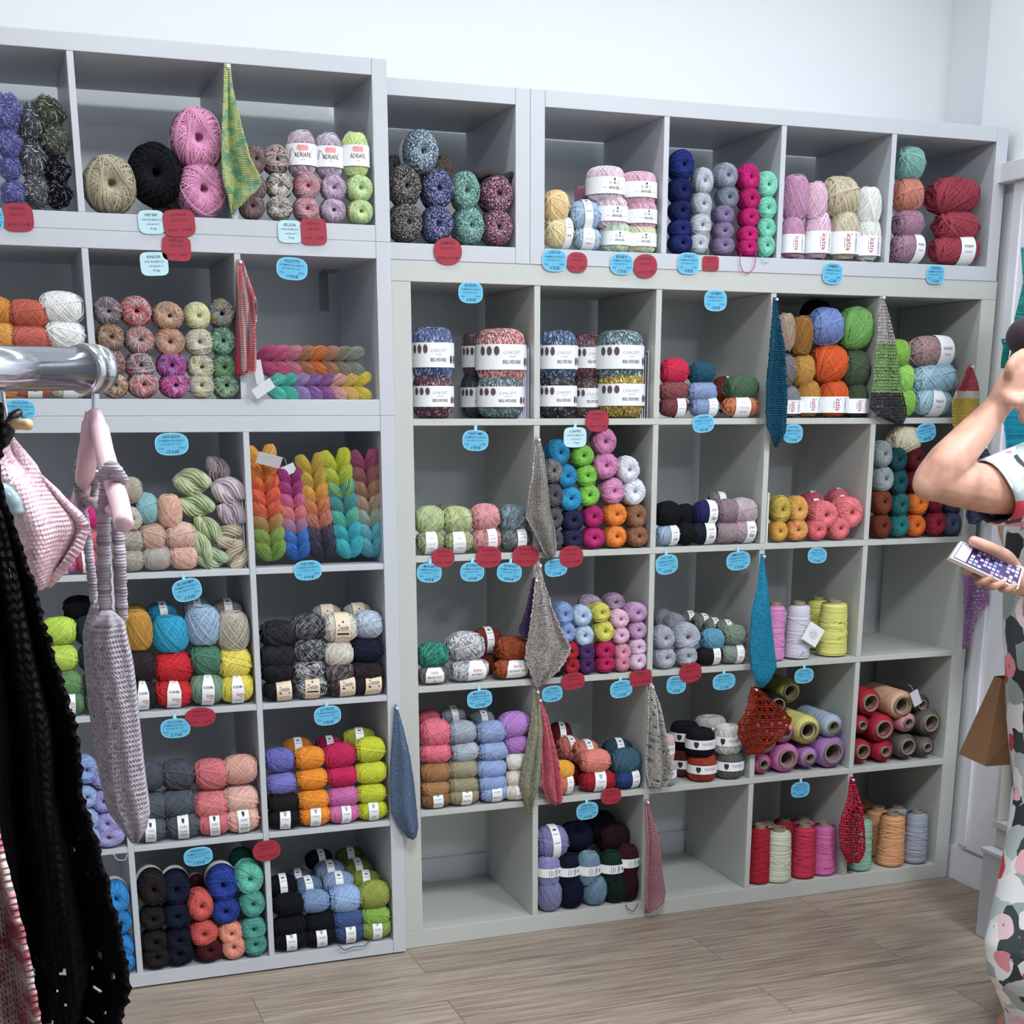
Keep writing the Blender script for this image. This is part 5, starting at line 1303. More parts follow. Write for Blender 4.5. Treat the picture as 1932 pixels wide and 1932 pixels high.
for a in [
 (-4, 411, 22, 38, 'b', 'blue price tag cut by the left picture edge, top row', full('', '3,50€'), 0, YL),
 (34, 410, 54, 50, 'r', 'red price tag below the periwinkle tinsel balls', red('3,00€'), .03, YL, 4),
 (286, 419, 48, 42, 'l', 'pale blue price tag on top unit, left of a red tag', lite('SWEET BABY'), .03, YL, 4),
 (338, 421, 58, 48, 'r', 'red price tag on top unit below the pink balls', red(), .08, YL-.002, 4),
 (333, 469, 52, 44, 'r', 'red price tag stuck below another red tag, above striped balls', red(), -.03, YL, 5),
 (291, 498, 50, 42, 'l', 'pale blue price tag hanging above the striped balls', lite('KINDER'), .05, YL, 5),
 (547, 437, 44, 40, 'l', 'pale blue price tag below the rose-and-grey balls', lite('ELISA'), 0, YL, 5),
 (592, 437, 48, 46, 'r', 'red price tag below the lavender-and-pink balls', red(), .03, YL-.002, 6),
 (551, 507, 57, 40, 'b', 'blue price tag alone in the cubby with corner bracket', full('PALETTE', '19\'80€'), -.05, YL),
 (38, 773, 54, 38, 'b', 'blue price tag under the terracotta skeins beside wooden peg', full('100% ALGODON', '3€'), -.03, YL),
 (324, 838, 60, 41, 'b', 'blue price tag above the green and peach hanks', full('GENESIS', '15\'60€', tw=.55), .02, YL),
 (581, 1076, 51, 37, 'b', 'blue price tag on shelf edge between plaited hanks and denim yarn', full('SUPER TERRA', '3\'90€'), .04, YL),
 (353, 1113, 53, 42, 'b', 'blue price tag above turquoise skeins, tilted', full('ALABAMA', '3\'35€', tw=.6), .22, YL, 2.8, True),
 (378, 1353, 56, 37, 'r', 'red oval price tag on the shelf below the sage skeins', red(), 0, YL, 2.2),
 (331, 1374, 53, 37, 'b', 'blue price tag above the slate skeins', full('ECO LUNA', '2\'75€'), 0, YL, 2.8, True),
 (618, 1350, 50, 37, 'b', 'blue price tag above the amber-orange skeins', full('LUNA', '3\'85€'), .06, YL, 2.8, True),
 (503, 1605, 51, 40, 'r', 'red price tag where four lower left cubbies meet', red('2\'90€', 'DROLLA'), .08, YL-.001, 2.4),
 (374, 1616, 52, 36, 'b', 'blue price tag above the royal-blue balls', full('VERANO', '1\'75€'), .06, YL),
 (845, 474, 54, 48, 'r', 'red round price tag under the speckled yarn cubby', red('8,00€', 'DIAMANTE'), 0, -.001, 2.3),
 (1046, 491, 48, 40, 'b', 'blue price tag under the butter-yellow skeins', full('JADE', '5\'05€'), 0, yR),
 (1089, 495, 40, 36, 'r', 'red price tag between two blue tags, below pale-blue skeins', red(), 0, yR, 2.6),
 (1173, 498, 46, 38, 'b', 'blue price tag under the pink drum-shaped cakes', full('BABY', '5\'30€'), 0, yR),
 (1218, 502, 47, 42, 'r', 'red round price tag under the first cubby, upper right unit', red('2,00€'), .05, yR-.001, 2.3),
 (1299, 497, 44, 38, 'b', 'blue price tag under the pale-grey yarn column', full('CHIC', '4\'45€'), 0, yR, 3.2),
 (1341, 497, 33, 26, 'r', 'red rectangular price tag under the mauve yarn column', red('3,50€'), 0, yR, 9),
 (1571, 516, 42, 38, 'b', 'blue price tag under the beige and white skeins', full('HOMEMADE', '6\'25€'), -.03, yR, 3.2),
 (1765, 518, 39, 34, 'b', 'blue price tag under the brick-red skeins', full('WASHI', '5\'25€'), 0, yR, 3.2),
 (888, 552, 47, 38, 'b', 'blue price tag in the large unit top left cubby', full('BELVEDERE', '6\'80€'), 0, 0),
 (1350, 567, 46, 38, 'b', 'blue price tag hanging high above crimson skeins', full('CASHMERE', '3\'80€'), 0, 0),
 (897, 831, 50, 38, 'b', 'blue price tag hanging in cubby left of the grey scarf', full('PARFUMS', '5\'80€', tw=.55), -.03, 0, 2.8, True),
 (1085, 825, 45, 37, 'l', 'pale blue price tag beside the red one, above lime-green balls', lite('CAPRI'), 0, 0, 4, True),
 (1127, 794, 46, 40, 'r', 'red price tag stuck under the mustard-gold metallic cake', red('3,00€'), 0, -.001, 2.6),
 (1327, 799, 44, 33, 'b', 'blue price tag on the shelf edge under cornflower skeins', full('CONCEPT', '4\'20€'), .08, 0),
 (1496, 818, 41, 34, 'b', 'blue price tag right of the dark teal swatch tip', full('JOURS', '5\'20€'), 0, 0),
 (1747, 816, 43, 34, 'b', 'blue price tag tilted beside the cream skein', full('100% MERINO', '4\'80€'), .2, 0),
 (836, 1052, 44, 36, 'r', 'red price tag leftmost of three under the lime-grey skeins', red(), 0, -.001, 2.4),
 (922, 1051, 49, 40, 'r', 'red price tag middle of three, under rose-flecked skeins', red(), 0, -.001, 2.5),
 (992, 1049, 52, 40, 'r', 'red price tag rightmost of three, left of scarf tip', red(), -.06, -.001, 2.4),
 (1078, 1050, 47, 41, 'r', 'red price tag under the magenta balls', red(), .05, -.001, 2.4),
 (810, 1081, 47, 36, 'b', 'blue price tag leftmost above the emerald skein', full('MALIBU', '4\'45€'), -.08, 0, 2.6, True),
 (891, 1079, 46, 36, 'b', 'blue price tag above grey-and-white skeins, middle of three', full('BUTTERFLY', '3\'95€'), -.02, 0, 2.6, True),
 (961, 1080, 48, 36, 'b', 'blue price tag above rust-brown skeins, right of three', full('DEGRADE', '4\'80€'), -.12, 0, 2.6, True),
 (1049, 1071, 44, 33, 'b', 'blue price tag right of the scarf tip', full('BASIC', '2\'90€'), .1, 0, 2.8),
 (1258, 1065, 45, 37, 'b', 'blue price tag above silver-grey balls, near left wall', full('JOURS GLAM', '5\'35€'), .1, 0, 2.6, True),
 (1393, 1058, 49, 35, 'b', 'blue price tag above sage-grey skeins beside sky-blue swatch', full('SUMMER CROCHET', '3\'95€', tw=.6), .08, 0, 2.6, True),
 (1542, 1048, 40, 29, 'b', 'blue price tag above the white and yellow cones', full('COTTON CORD', '7\'90€'), -.08, 0, 2.6),
 (905, 1319, 48, 34, 'b', 'blue price tag above the cornflower-blue skeins', full('MALLORCA', '3\'70€'), .05, 0, 3, True),
 (1042, 1309, 40, 30, 'b', 'blue price tag left in cubby right of coral swatch', full('LUNA', '3\'85€'), .08, 0, 3),
 (1172, 1300, 44, 33, 'b', 'blue price tag above petrol-blue skeins', full('NORDIC', '5\'05€'), .12, 0, 2.8, True),
 (1081, 1285, 46, 32, 'r', 'red price tag under the purple balls, tilted', red(), .08, -.001, 2.8),
 (1209, 1279, 44, 30, 'r', 'red rectangular price tag on the cubby divider by orchid-white balls', red(), .06, -.001, 6),
 (1303, 1269, 45, 38, 'r', 'red price tag under the silver-grey balls', red(), .08, -.001, 2.5),
 (1276, 1292, 39, 34, 'b', 'blue price tag above the black yarn cakes', full('HERENCIA', '4\'75€'), 0, 0, 2.8),
 (1366, 1286, 46, 31, 'b', 'blue price tag left of the sky-blue swatch tip', full('VALERIE', '5\'10€'), .05, 0, 2.8, True),
 (1517, 1275, 40, 29, 'b', 'blue price tag above the yellow cord roll', full('COTTON CORD', '12\'60€'), .03, 0, 2.6, True),
 (1153, 1502, 40, 32, 'r', 'red price tag above the bottle-green skeins', red(), 0, -.001, 2.8),
 (1108, 1530, 43, 33, 'b', 'blue price tag hanging over the midnight-navy skeins', full('NEPAL', '3\'20€'), .08, 0, 2.8, True),
 (1510, 1490, 39, 30, 'b', 'blue price tag above the crimson cord cone', full('COTTON CORD', '11\'90€'), 0, 0, 2.8, True),
]: price_tag(*a)
# ---------------------------------------------------------------- knitted and crocheted swatches, garments
def sheet(name, rows, y, cols, label, cat='swatch', group='knitted sample swatches pinned on the dividers', mode='s', pitch=.006, bump=1.0, bands_=None,
          folds=3, amp=.010, thick=.004, holes=0.0, lace=0, yoff=None, seed=1, cell=.005, hook=True, parent=None, skew=0.0, ragged=.12, hole_rows=None):
    """cloth hanging in the plane at depth y; rows = (py, left px, right px) outline"""
    rg = random.Random(seed); pts = []
    for (py, xa, xb) in rows:
        a = W(xa, py, y); b = W(xb, py, y); pts.append((a[2], a[0], b[0]))
    zt = pts[0][0]; zb = pts[-1][0]; H = zt-zb; nv = max(8, int(H/cell)); wmax = max(abs(p[2]-p[1]) for p in pts); nu = max(6, int(wmax/cell))
    zs = [-p[0] for p in pts]; V = []; UV = []; F = []; M = []
    ph = [rg.uniform(0, 6) for _ in range(3)]
    cx = (pts[0][1]+pts[0][2])/2
    for j in range(nv+1):
        z = zt-H*j/nv; xa = np.interp(-z, zs, [p[1] for p in pts]); xb = np.interp(-z, zs, [p[2] for p in pts])
        grow = min(1, (j/nv)*3+.1)
        for i in range(nu+1):
            u = i/nu; x = xa+(xb-xa)*u
            am = amp*min(1, (xb-xa)/wmax*1.5)
            yy = y-abs(am)*(1+math.sin(u*folds*2*PI*.5+ph[0]+0.8*j/nv))*grow-.3*am*math.sin(u*folds*7+ph[1]+3*j/nv)
            if i in (0, nu): x += rg.uniform(-1, 1)*cell*ragged
            V.append((x, yy, z)); UV.append(((x-cx)+skew*(zt-z), (zt-z)))
    lc = max(2, lace)
    for j in range(nv):
        for i in range(nu):
            if holes and 0 < i < nu-1 and 0 < j < nv-1:
                hr = hole_rows(j/nv, i/nu) if hole_rows else 1
                if lace:
                    if (i+(j//lc) % 2*(lc//2)) % lc < lc*.45 and j % lc < lc*.5 and rg.random() < holes*hr: continue
                elif rg.random() < holes*hr: continue
            q = j*(nu+1)+i; F.append((q, q+1, q+nu+2, q+nu+1))
            bi = 0
            if bands_:
                t_ = j/nv
                while bi < len(bands_) and t_ > bands_[bi]+skew*.0*i: bi += 1
            M.append(bi)
    mats = [knit(c if isinstance(c, list) else [c], mode if len(c if isinstance(c, list) else [c]) > 1 else 's', pitch, bump) for c in cols] if bands_ else [knit(cols, mode if len(cols) > 1 else 's', pitch, bump)]
    o0 = zt; V = [(a, b, c) for a, b, c in V]
    me = mesh(name, V, F, mats, M, uv=UV, smooth=True)
    o = obj(name, me, parent)
    sd = o.modifiers.new('thickness', 'SOLIDIFY'); sd.thickness = thick; sd.offset = 0
    if parent is None: tag(o, label, cat, group)
    elif label: o['label'] = label
    if hook and parent is None:
        tp = W((rows[0][1]+rows[0][2])/2, rows[0][0], y)
        pin = MB().lathe([(0, -.012), (.0035, -.012), (.0035, -.008), (.0015, -.006), (.0015, .006), (0, .006)], 12, axis='y').build('push_pin', [plain('e8e8ea', .3)], o)
        pin.location = (tp[0], y-.004, tp[2]-.006)
    return o
Y0 = -.010; YLs = YL-.010
sheet('knit_swatch', [(122, 424, 434), (180, 421, 441), (240, 416, 452), (300, 414, 467), (330, 415, 484), (350, 418, 488), (370, 425, 470), (395, 433, 446), (405, 436, 440)], YLs,
      ['c3d68c', 'dfe39a', '8fc4a0', '7fae8c'], 'yellow and green variegated knit swatch hanging from the top divider', mode='b', folds=2, amp=.018, seed=3)
sheet('knit_swatch', [(490, 447, 457), (540, 446, 470), (580, 446, 482), (620, 445, 477), (680, 444, 479), (700, 444, 478), (708, 444, 456)], YLs,
      ['c9ccd2', 'd8606c', 'e8a8a4', '70747c', 'd04060'], 'coral and grey striped knit swatch beside the raspberry hank', mode='w', folds=3, amp=.014, seed=5)
sheet('knit_swatch', [(825, 1011, 1017), (860, 1005, 1026), (920, 992, 1034), (975, 986, 1040), (1000, 1000, 1046), (1040, 1022, 1048), (1053, 1036, 1046)], Y0,
      ['b8b2ac', '8f8f94', 'cfc8c2'], 'long grey tweed knit scarf pinned right of the lime-grey skeins', mode='t', folds=3, amp=.016, seed=7)
sheet('knit_swatch', [(1090, 1005, 1013), (1150, 990, 1008), (1190, 976, 1006), (1203, 986, 1004)], Y0+.002, ['4c3c64', '6c5484'], 'dark purple knit swatch behind the mottled shawl', mode='t', folds=1, amp=.004, seed=8)
sheet('knit_swatch', [(1062, 1014, 1019), (1100, 1009, 1027), (1153, 1001, 1041), (1200, 994, 1058), (1225, 990, 1072), (1245, 989, 1062), (1270, 1000, 1044), (1290, 1007, 1020), (1298, 1010, 1014)], Y0-.006,
      ['d0c8c4', '8c8488', 'dcd4d0'], 'mottled grey cream triangular shawl beside the pastel balls', mode='t', folds=3, amp=.02, seed=9, ragged=.5)
sheet('knit_swatch', [(1300, 1008, 1016), (1350, 1003, 1019), (1400, 994, 1019), (1440, 985, 1019), (1480, 980, 1014), (1500, 985, 1006), (1534, 996, 1002)], Y0,
      ['a8a890'], 'olive grey knit swatch right of the violet skeins', folds=4, amp=.016, seed=10)
sheet('knit_swatch', [(1316, 1014, 1020), (1350, 1016, 1031), (1400, 1018, 1040), (1450, 1020, 1050), (1480, 1020, 1053), (1505, 1030, 1054), (1517, 1038, 1052)], Y0-.004,
      ['e07484', 'ec94a0'], 'coral pink knit swatch left of the golden-yellow skein', folds=3, amp=.018, seed=11)
sheet('knit_swatch', [(1290, 1225, 1231), (1330, 1221, 1242), (1380, 1218, 1248), (1430, 1215, 1256), (1460, 1216, 1260), (1484, 1224, 1248)], Y0,
      ['cac6c2', '8c8a88'], 'light grey lace scarf hanging left of the black cakes', mode='t', folds=3, amp=.02, seed=12, holes=.35, lace=4)
sheet('knit_swatch', [(1508, 1217, 1222), (1560, 1215, 1233), (1620, 1212, 1238), (1680, 1211, 1246), (1700, 1212, 1242), (1721, 1214, 1222)], Y0,
      ['c48c98', 'd8acb4'], 'dusty pink knit swatch beside the burgundy skeins', folds=2, amp=.016, seed=13, mode='t')
sheet('knit_swatch', [(561, 1459, 1464), (600, 1456, 1469), (660, 1446, 1473), (720, 1439, 1475), (780, 1436, 1476), (815, 1441, 1473), (843, 1461, 1465)], Y0-.006,
      ['1c5470', '2c6c88', '163c54'], 'dark teal pointed knit swatch left of the cubby of large balls', mode='t', folds=2, amp=.012, seed=14, pitch=.008, ragged=.5)
sheet('crochet_swatch', [(558, 1660, 1666), (600, 1656, 1678), (645, 1650, 1687), (700, 1643, 1692), (740, 1638, 1699), (770, 1635, 1706), (785, 1650, 1706), (800, 1690, 1702)], Y0,
      [['c8c0c0', 'a8a0a0'], '94b878', ['4c464c', '5c565c']], 'crochet swatch in white, green and charcoal bands, right of leaf-green skein', bands_=[.36, .74], mode='t', folds=2, amp=.012, seed=15, pitch=.011, holes=.3, lace=3, cell=.004)
sheet('knit_swatch', [(688, 1829, 1832), (715, 1815, 1840), (738, 1800, 1842), (760, 1793, 1842), (800, 1795, 1838), (830, 1800, 1832)], -.012,
      [['b84c5c', 'd87c84'], 'e8e0d8', ['dcbc58', 'ecd078']], 'coral, white and yellow banded knit swatch behind the persons arm', bands_=[.33, .43], mode='t', folds=2, amp=.008, seed=16, pitch=.008)
sheet('crochet_swatch', [(840, 1850, 1860), (880, 1838, 1872), (940, 1822, 1868), (975, 1820, 1860), (988, 1828, 1840)], -.07, ['4c546c', '6c748c'], 'slate grey crochet swatch behind the persons elbow', mode='t', folds=2, amp=.012, seed=17, pitch=.01)
sheet('crochet_swatch', [(1030, 1812, 1848), (1100, 1811, 1856), (1138, 1810, 1855), (1152, 1811, 1838), (1190, 1812, 1830), (1224, 1814, 1822)], -.07, ['b07cbc', 'c090cc'],
      'orchid purple lace swatch hanging below the telephone', mode='t', folds=2, amp=.012, seed=18, holes=.75, lace=3, pitch=.009, cell=.004)
sheet('knit_swatch', [(1330, 745, 748), (1380, 742, 762), (1430, 738, 773), (1480, 735, 780), (1530, 738, 785), (1565, 756, 788), (1581, 770, 784)], YLs, ['6c84a4', '8098b8'], 'denim blue knit swatch on the frame between both units', mode='t', folds=2, amp=.016, seed=19)
sheet('knit_swatch', [(1045, 1436, 1440), (1100, 1430, 1445), (1160, 1416, 1447), (1220, 1411, 1453), (1260, 1413, 1458), (1285, 1422, 1446), (1297, 1432, 1438)], Y0-.004, ['34a4d0'], 'sky blue knit swatch left of the orchid pink cone', folds=1, amp=.014, seed=20)
sheet('crochet_swatch', [(1296, 1418, 1428), (1320, 1410, 1450), (1345, 1397, 1474), (1362, 1386, 1484), (1385, 1384, 1476), (1405, 1396, 1450), (1424, 1408, 1426)], Y0, ['9c3420', 'b04830'],
      'rust red openwork crochet square left of the cord rolls', mode='t', folds=2, amp=.012, seed=21, holes=.85, lace=4, pitch=.01, cell=.0055, ragged=.4)
sheet('crochet_swatch', [(1466, 1604, 1608), (1500, 1597, 1616), (1540, 1580, 1620), (1570, 1577, 1625), (1600, 1580, 1627), (1627, 1598, 1615)], Y0-.004, ['cc3450', 'dc4860'], 'red crochet swatch between the orchid and mint cones', mode='t', folds=3, amp=.016, seed=22, holes=.5, lace=3, pitch=.011, ragged=.6, cell=.0045)
# dark crochet strip on the plum balls, paper sheets, bracket
p = W(936, 335, .03); mb = MB()
for k in range(5):
    pts = [(x_, 0.012*math.sin(k*1.7+x_*60)-.01*k, .004+.006*math.sin(x_*90+k)) for x_ in np.linspace(-.055, .055, 14)]
    mb.tube(pts, .008, 7)
tag(mb.build('crochet_swatch', [knit(['3a3638', '6c6668', '8c8688'], 't', .008)], loc=(p[0], p[1]+.03, p[2]-.002), smooth=True), 'crumpled dark grey crochet sample lying on the upper plum-flecked ball', 'swatch')
def leaf(x0, x1, yt, yb, key, label, cols=('d4d4de',), yd=.03):
    a = W(x0, yt, CELL[key][4]+yd); b = W(x1, yb, CELL[key][4]+yd); xr_ = CELL[key][1]; mb = MB(); n = 9
    for k in range(n): mb.box((xr_-.004-.0035*k-.0022, CELL[key][4]+yd+.002*(k % 3), CELL[key][2]), (xr_-.004-.0035*k, CELL[key][4]+yd+.21, a[2]-.004*(k % 3)), k % 2)
    tag(mb.build('pattern_sheet_stack', [plain(cols[0]), plain(cols[-1])]), label, 'paper sheets')
leaf(988, 1003, 656, 790, 'M40', 'upright paper sheets right of the pink metallic cake', ('c9c6d6', 'b9b6c8'))
leaf(1215, 1226, 662, 790, 'M41', 'upright magazines right of the mustard-gold metallic cake', ('d4d6d8', '3a3f4a'))
leaf(455, 460, 915, 1070, 'L31', 'thin upright papers at right wall of pastel hanks cubby', ('cfc9d0', '8a8890'))
xa = CELL['M33'][0]
tag(MB().box((xa+.001, .0, CELL['M33'][2]), (xa+.006, .2, CELL['M33'][2]+.145)).box((xa+.0061, .02, CELL['M33'][2]), (xa+.010, .2, CELL['M33'][2]+.14), 1).build('pattern_book', [plain('d6d4d0'), plain('2a2a2c')]), 'black and white pattern book upright, left of the olive-yellow ball', 'book')
xb = CELL['U0'][1]; zb_ = CELL['U0'][3]
tag(MB().box((xb-.06, YL+.3, zb_-.003), (xb-.02, YL+.38, zb_)).box((xb-.06, YL+.377, zb_-.10), (xb-.035, YL+.38, zb_)).lathe([(0, 0), (.004, 0), (.004, .002), (0, .002)], 12, 0, (xb-.0475, YL+.375, zb_-.09), 'y').build('corner_bracket', [plain('8b8f96', .35, .7)]), 'small metal angle bracket in upper back corner above the lying hanks', 'bracket')
tag(MB().box((-.02, -.04, -.055), (.02, .04, .055)).build('yarn_box', [PAPER], loc=tuple(W(1660, 372, .09)), rot=(0, 0, .25)), 'white card yarn box tucked behind the white skein by the divider', 'box')
# cords trailing from balls
def cord(pts, hexc, label, r=.0012, y=-.01):
    P = [W(a, b, y) for a, b in pts]; Q = []
    for i in range(len(P)-1):
        for k in range(4):
            t_ = k/4; p0 = P[max(i-1, 0)]; p1 = P[i]; p2 = P[i+1]; p3 = P[min(i+2, len(P)-1)]
            Q.append(.5*((2*p1)+(p2-p0)*t_+(2*p0-5*p1+4*p2-p3)*t_**2+(3*p1-p0-3*p2+p3)*t_**3))
    Q.append(P[-1]); tag(MB().tube(Q, r, 6).build('loose_yarn_end', [plain(hexc)], smooth=True), label, 'yarn end')
cord([(1398, 478), (1396, 496), (1403, 513), (1414, 514), (1424, 500), (1426, 470)], 'c91478', 'magenta yarn loop hanging over the shelf edge')
cord([(1438, 484), (1440, 492), (1447, 495), (1454, 488)], '7fd6bd', 'mint yarn loop at the shelf edge below the mint column')
cord([(1180, 1707), (1186, 1716), (1196, 1718), (1204, 1704)], '24242c', 'dark yarn loop hanging below the burgundy skein')
cord([(214, 1612), (222, 1622), (236, 1622), (240, 1612)], 'b9b6d8', 'lilac yarn loop under the shelf left, beside black crochet', y=YL-.01)
cord([(638, 1782), (650, 1792), (668, 1786), (688, 1784), (700, 1772)], '4c5464', 'grey blue yarn end trailing under the denim-blue skein', .0016, YL-.012)
# ---------------------------------------------------------------- right-hand fixtures
def zx(px, py, x): return WX(px, py, x)
ca = WX(1903, 345, XR-.03); cb = WX(1893, 312, XR-.03)
tu = empty('display_panel_unit', (XR-.03, ca[1], 0)); tag(tu, 'tall white display unit with cornice along the right wall, teal knits hung on it', 'shelf unit')
def pt(nm, a, b, m_=TRIM): o = MB().box(a, b).build(nm, [m_], None, bevel=.002); o.parent = tu; o.location = (-(XR-.03), -ca[1], 0); return o
ye = ca[1]-.005; zc = ca[2]
zs_ = WX(1868, 1551, XR-.06)
pt('back_panel', (XR-.022, -3.6, .12), (XR-.001, ye-.02, zc))
pt('cornice', (XR-.055, -3.6, zc), (XR-.001, ye+.03, zc+.052))
pt('side_panel', (XR-.032, ye-.062, .13), (XR-.0225, ye-.022, zc-.001))
# low cabinet
fb = W(1838, 1775, -.52); XC = 1.60
yc0 = WX(1838, 1775, XC)[1]
yc0 = -.47; XC = W(1839, 1776, yc0)[0]; zt_ = W(1856, 1598, yc0)[2]
lc = empty('low_cabinet', (XC, yc0, 0)); tag(lc, 'low white cabinet against right wall behind the floral dress', 'cabinet')
def pl(nm, a, b, m_=WHITE_L): o = MB().box(a, b).build(nm, [m_], None, bevel=.002); o.parent = lc; o.location = (-XC, -yc0, 0); return o
pl('body', (XC+.006, -2.9, 0.0), (XR-.056, yc0, zt_-.014)); pl('front_panel', (XC, -2.9, 0.001), (XC+.0055, yc0, zt_-.014)); pl('top', (XC-.006, -2.9, zt_-.0135), (XR-.056, yc0+.004, zt_))
# open shelf box on the cabinet with yellow yarn
XS = XC+.022; ysb = min(WX(1872, 1560, XS)[1], yc0-.002)
zsb = WX(1872, 1560, XS)[2]; zsb = max(zsb, zt_+.06)
sb = empty('shelf_box', (XS, ysb, zt_)); tag(sb, 'white shelf box on the low cabinet holding yellow yarn balls', 'shelf unit')
def ps(nm, a, b): o = MB().box(a, b).build(nm, [WHITE_M], None, bevel=.0015); o.parent = sb; o.location = (-XS, -ysb, -zt_); return o
ps('plinth', (XS+.012, -2.6, zt_+.0005), (XR-.03, ysb-.004, zsb-.001)); ps('shelf', (XS, -2.6, zsb), (XR-.03, ysb, zsb+.02))
ps('side_panel', (XS+.004, ysb-.016, zsb+.0205), (XR-.03, ysb, zsb+.30)); ps('back_panel', (XR-.036, -2.6, zsb+.0205), (XR-.0305, ysb-.017, zsb+.30)); ps('top_panel', (XS, -2.6, zsb+.3005), (XR-.03, ysb, zsb+.318))
rb = .028
for c in range(3):
    for k, (cn, hx) in enumerate([('lemon yellow', 'e8d428'), ('golden yellow', 'e4b428'), ('pale straw', 'dccc90')]):
        o = obj('yarn_ball', variant('E', 's'), None, (XS+.075, ysb-.075-.060*c, zsb+.0205+rb+2*rb*.97*k), (0, 0, -PI/2), (rb, rb, rb)); dye(o, [hx])
        tag(o, '%s yarn ball on right shelf box, %s column' % (cn, ('far', 'middle', 'near')[c]), 'yarn', 'yellow yarn on the right shelf box')
# teal knits hanging on the tall unit
yt_ = W(1910, 600, -.3)[1]
def hang(nm, rows, y, cols, label, **kw): return sheet(nm, rows, y, cols, label, cat='knitwear', group='teal knitwear on the right wall', **kw)
hang('knitted_sweater', [(468, 1922, 1990), (520, 1911, 1990), (560, 1901, 1990), (600, 1891, 1985), (618, 1889, 1960), (650, 1896, 1950), (690, 1890, 1940)], -.34, ['2c8c88', '48a8a0', '207068'], 'teal striped knitted top hanging above the persons head', mode='h', folds=2, amp=.03, seed=31)
hang('knitted_sweater', [(640, 1888, 1898), (665, 1883, 1902), (695, 1881, 1900)], -.345, ['1c7c74'], 'narrow dark green knit edge hanging left of the hair', folds=1, amp=.01, seed=32)
hang('knitted_cardigan', [(740, 1897, 1990), (790, 1893, 1990), (830, 1897, 1990), (900, 1895, 1990), (1000, 1905, 1995), (1100, 1912, 2000)], -.36, ['2098b8', '30acc8', '1880a4'], 'turquoise ribbed cardigan hanging below the teal top, behind the shoulder', mode='h', folds=3, amp=.03, seed=33)
# ---------------------------------------------------------------- clothes rail, left foreground
CHROME = plain('c8ccd4', .16, 1.0, noise=.01); BLACKP = plain('101014', .35); WOOD = plain('c9ab80', .5)
YRK = -2.55
r0 = W(-260, 694, YRK-.16); r1 = W(167, 696, YRK); rk = empty('clothes_rail', (r0[0], r0[1], 0)); tag(rk, 'chrome clothes rail with rounded end cap, left foreground', 'clothes rail')
def rp(mb, nm, m_, **kw): o = mb.build(nm, [m_], rk, **kw); o.location = (-r0[0], -r0[1], 0); return o
rp(MB().tube([r0, r1], .0142, 32), 'rail', CHROME, smooth=True)
d_ = (r1-r0)/np.linalg.norm(r1-r0)
cap = MB(); q = [r1+d_*t_ for t_ in (-.010, -.008, -.002, .000, .006, .012, .016, .018)]
cap.tube(q, [.0148, .0168, .0172, .0152, .0168, .0165, .012, .004], 32)
rp(cap, 'end_cap', CHROME, smooth=True)
rp(MB().tube([(r0[0], r0[1], 0.02), (r0[0], r0[1], r0[2])], .0142, 24), 'upright_post', CHROME, smooth=True)
rp(MB().tube([(r0[0], r0[1]-.35, 0.02), (r0[0], r0[1]+.35, .02)], .02, 20), 'foot', CHROME, smooth=True)
def PW(x, y, d=YRK): return W(x, y, d)
# pink hanger with its hook over the end cap
hg = empty('clothes_hanger', tuple(PW(177, 790))); tag(hg, 'glossy pink clothes hanger seen edge-on at the end of chrome rail', 'clothes hanger', 'clothes hangers on the rail')
PINKP = plain('dcb8c2', .12, noise=.01)
def hp(mb, nm, m_, par, **kw): o = mb.build(nm, [m_], par, **kw); o.location = [-c for c in par.location]; return o
def curve3(P, n=6):
    Q = []
    P = [np.array(p, float) for p in P]
    for i in range(len(P)-1):
        p0 = P[max(i-1, 0)]; p1 = P[i]; p2 = P[i+1]; p3 = P[min(i+2, len(P)-1)]
        for k in range(n):
            t_ = k/n; Q.append(.5*((2*p1)+(p2-p0)*t_+(2*p0-5*p1+4*p2-p3)*t_**2+(3*p1-p0-3*p2+p3)*t_**3))
    return Q+[P[-1]]
hp(MB().tube(curve3([PW(171, 700, YRK-.02), PW(170, 672, YRK-.012), PW(176, 658, YRK), PW(184, 668, YRK+.014), PW(182, 700, YRK+.012), PW(177, 730, YRK), PW(176, 760, YRK), PW(177, 790, YRK)]), .0013, 10), 'hook', CHROME, hg, smooth=True)
hp(MB().tube(curve3([PW(176, 780), PW(172, 800), PW(167, 850), PW(158, 910, YRK+.03), PW(148, 950, YRK+.06)]), [.0055]*6+[.0065]*6+[.007]*6+[.006]*6+[.005], 14, flat=1.0), 'arm', PINKP, hg, smooth=True)
hp(MB().tube(curve3([PW(178, 780), PW(188, 810, YRK-.01), PW(199, 860, YRK-.03), PW(212, 905, YRK-.05), PW(226, 950, YRK-.08), PW(234, 992, YRK-.11)]), [.0055]*6+[.0065]*6+[.0068]*6+[.0068]*6+[.0066]*6+[.005], 14), 'arm', PINKP, hg, smooth=True)
hp(MB().tube([PW(150, 942, YRK+.05), PW(190, 953, YRK-.01), PW(226, 968, YRK-.08)], .004, 12), 'cross_bar', PINKP, hg, smooth=True)
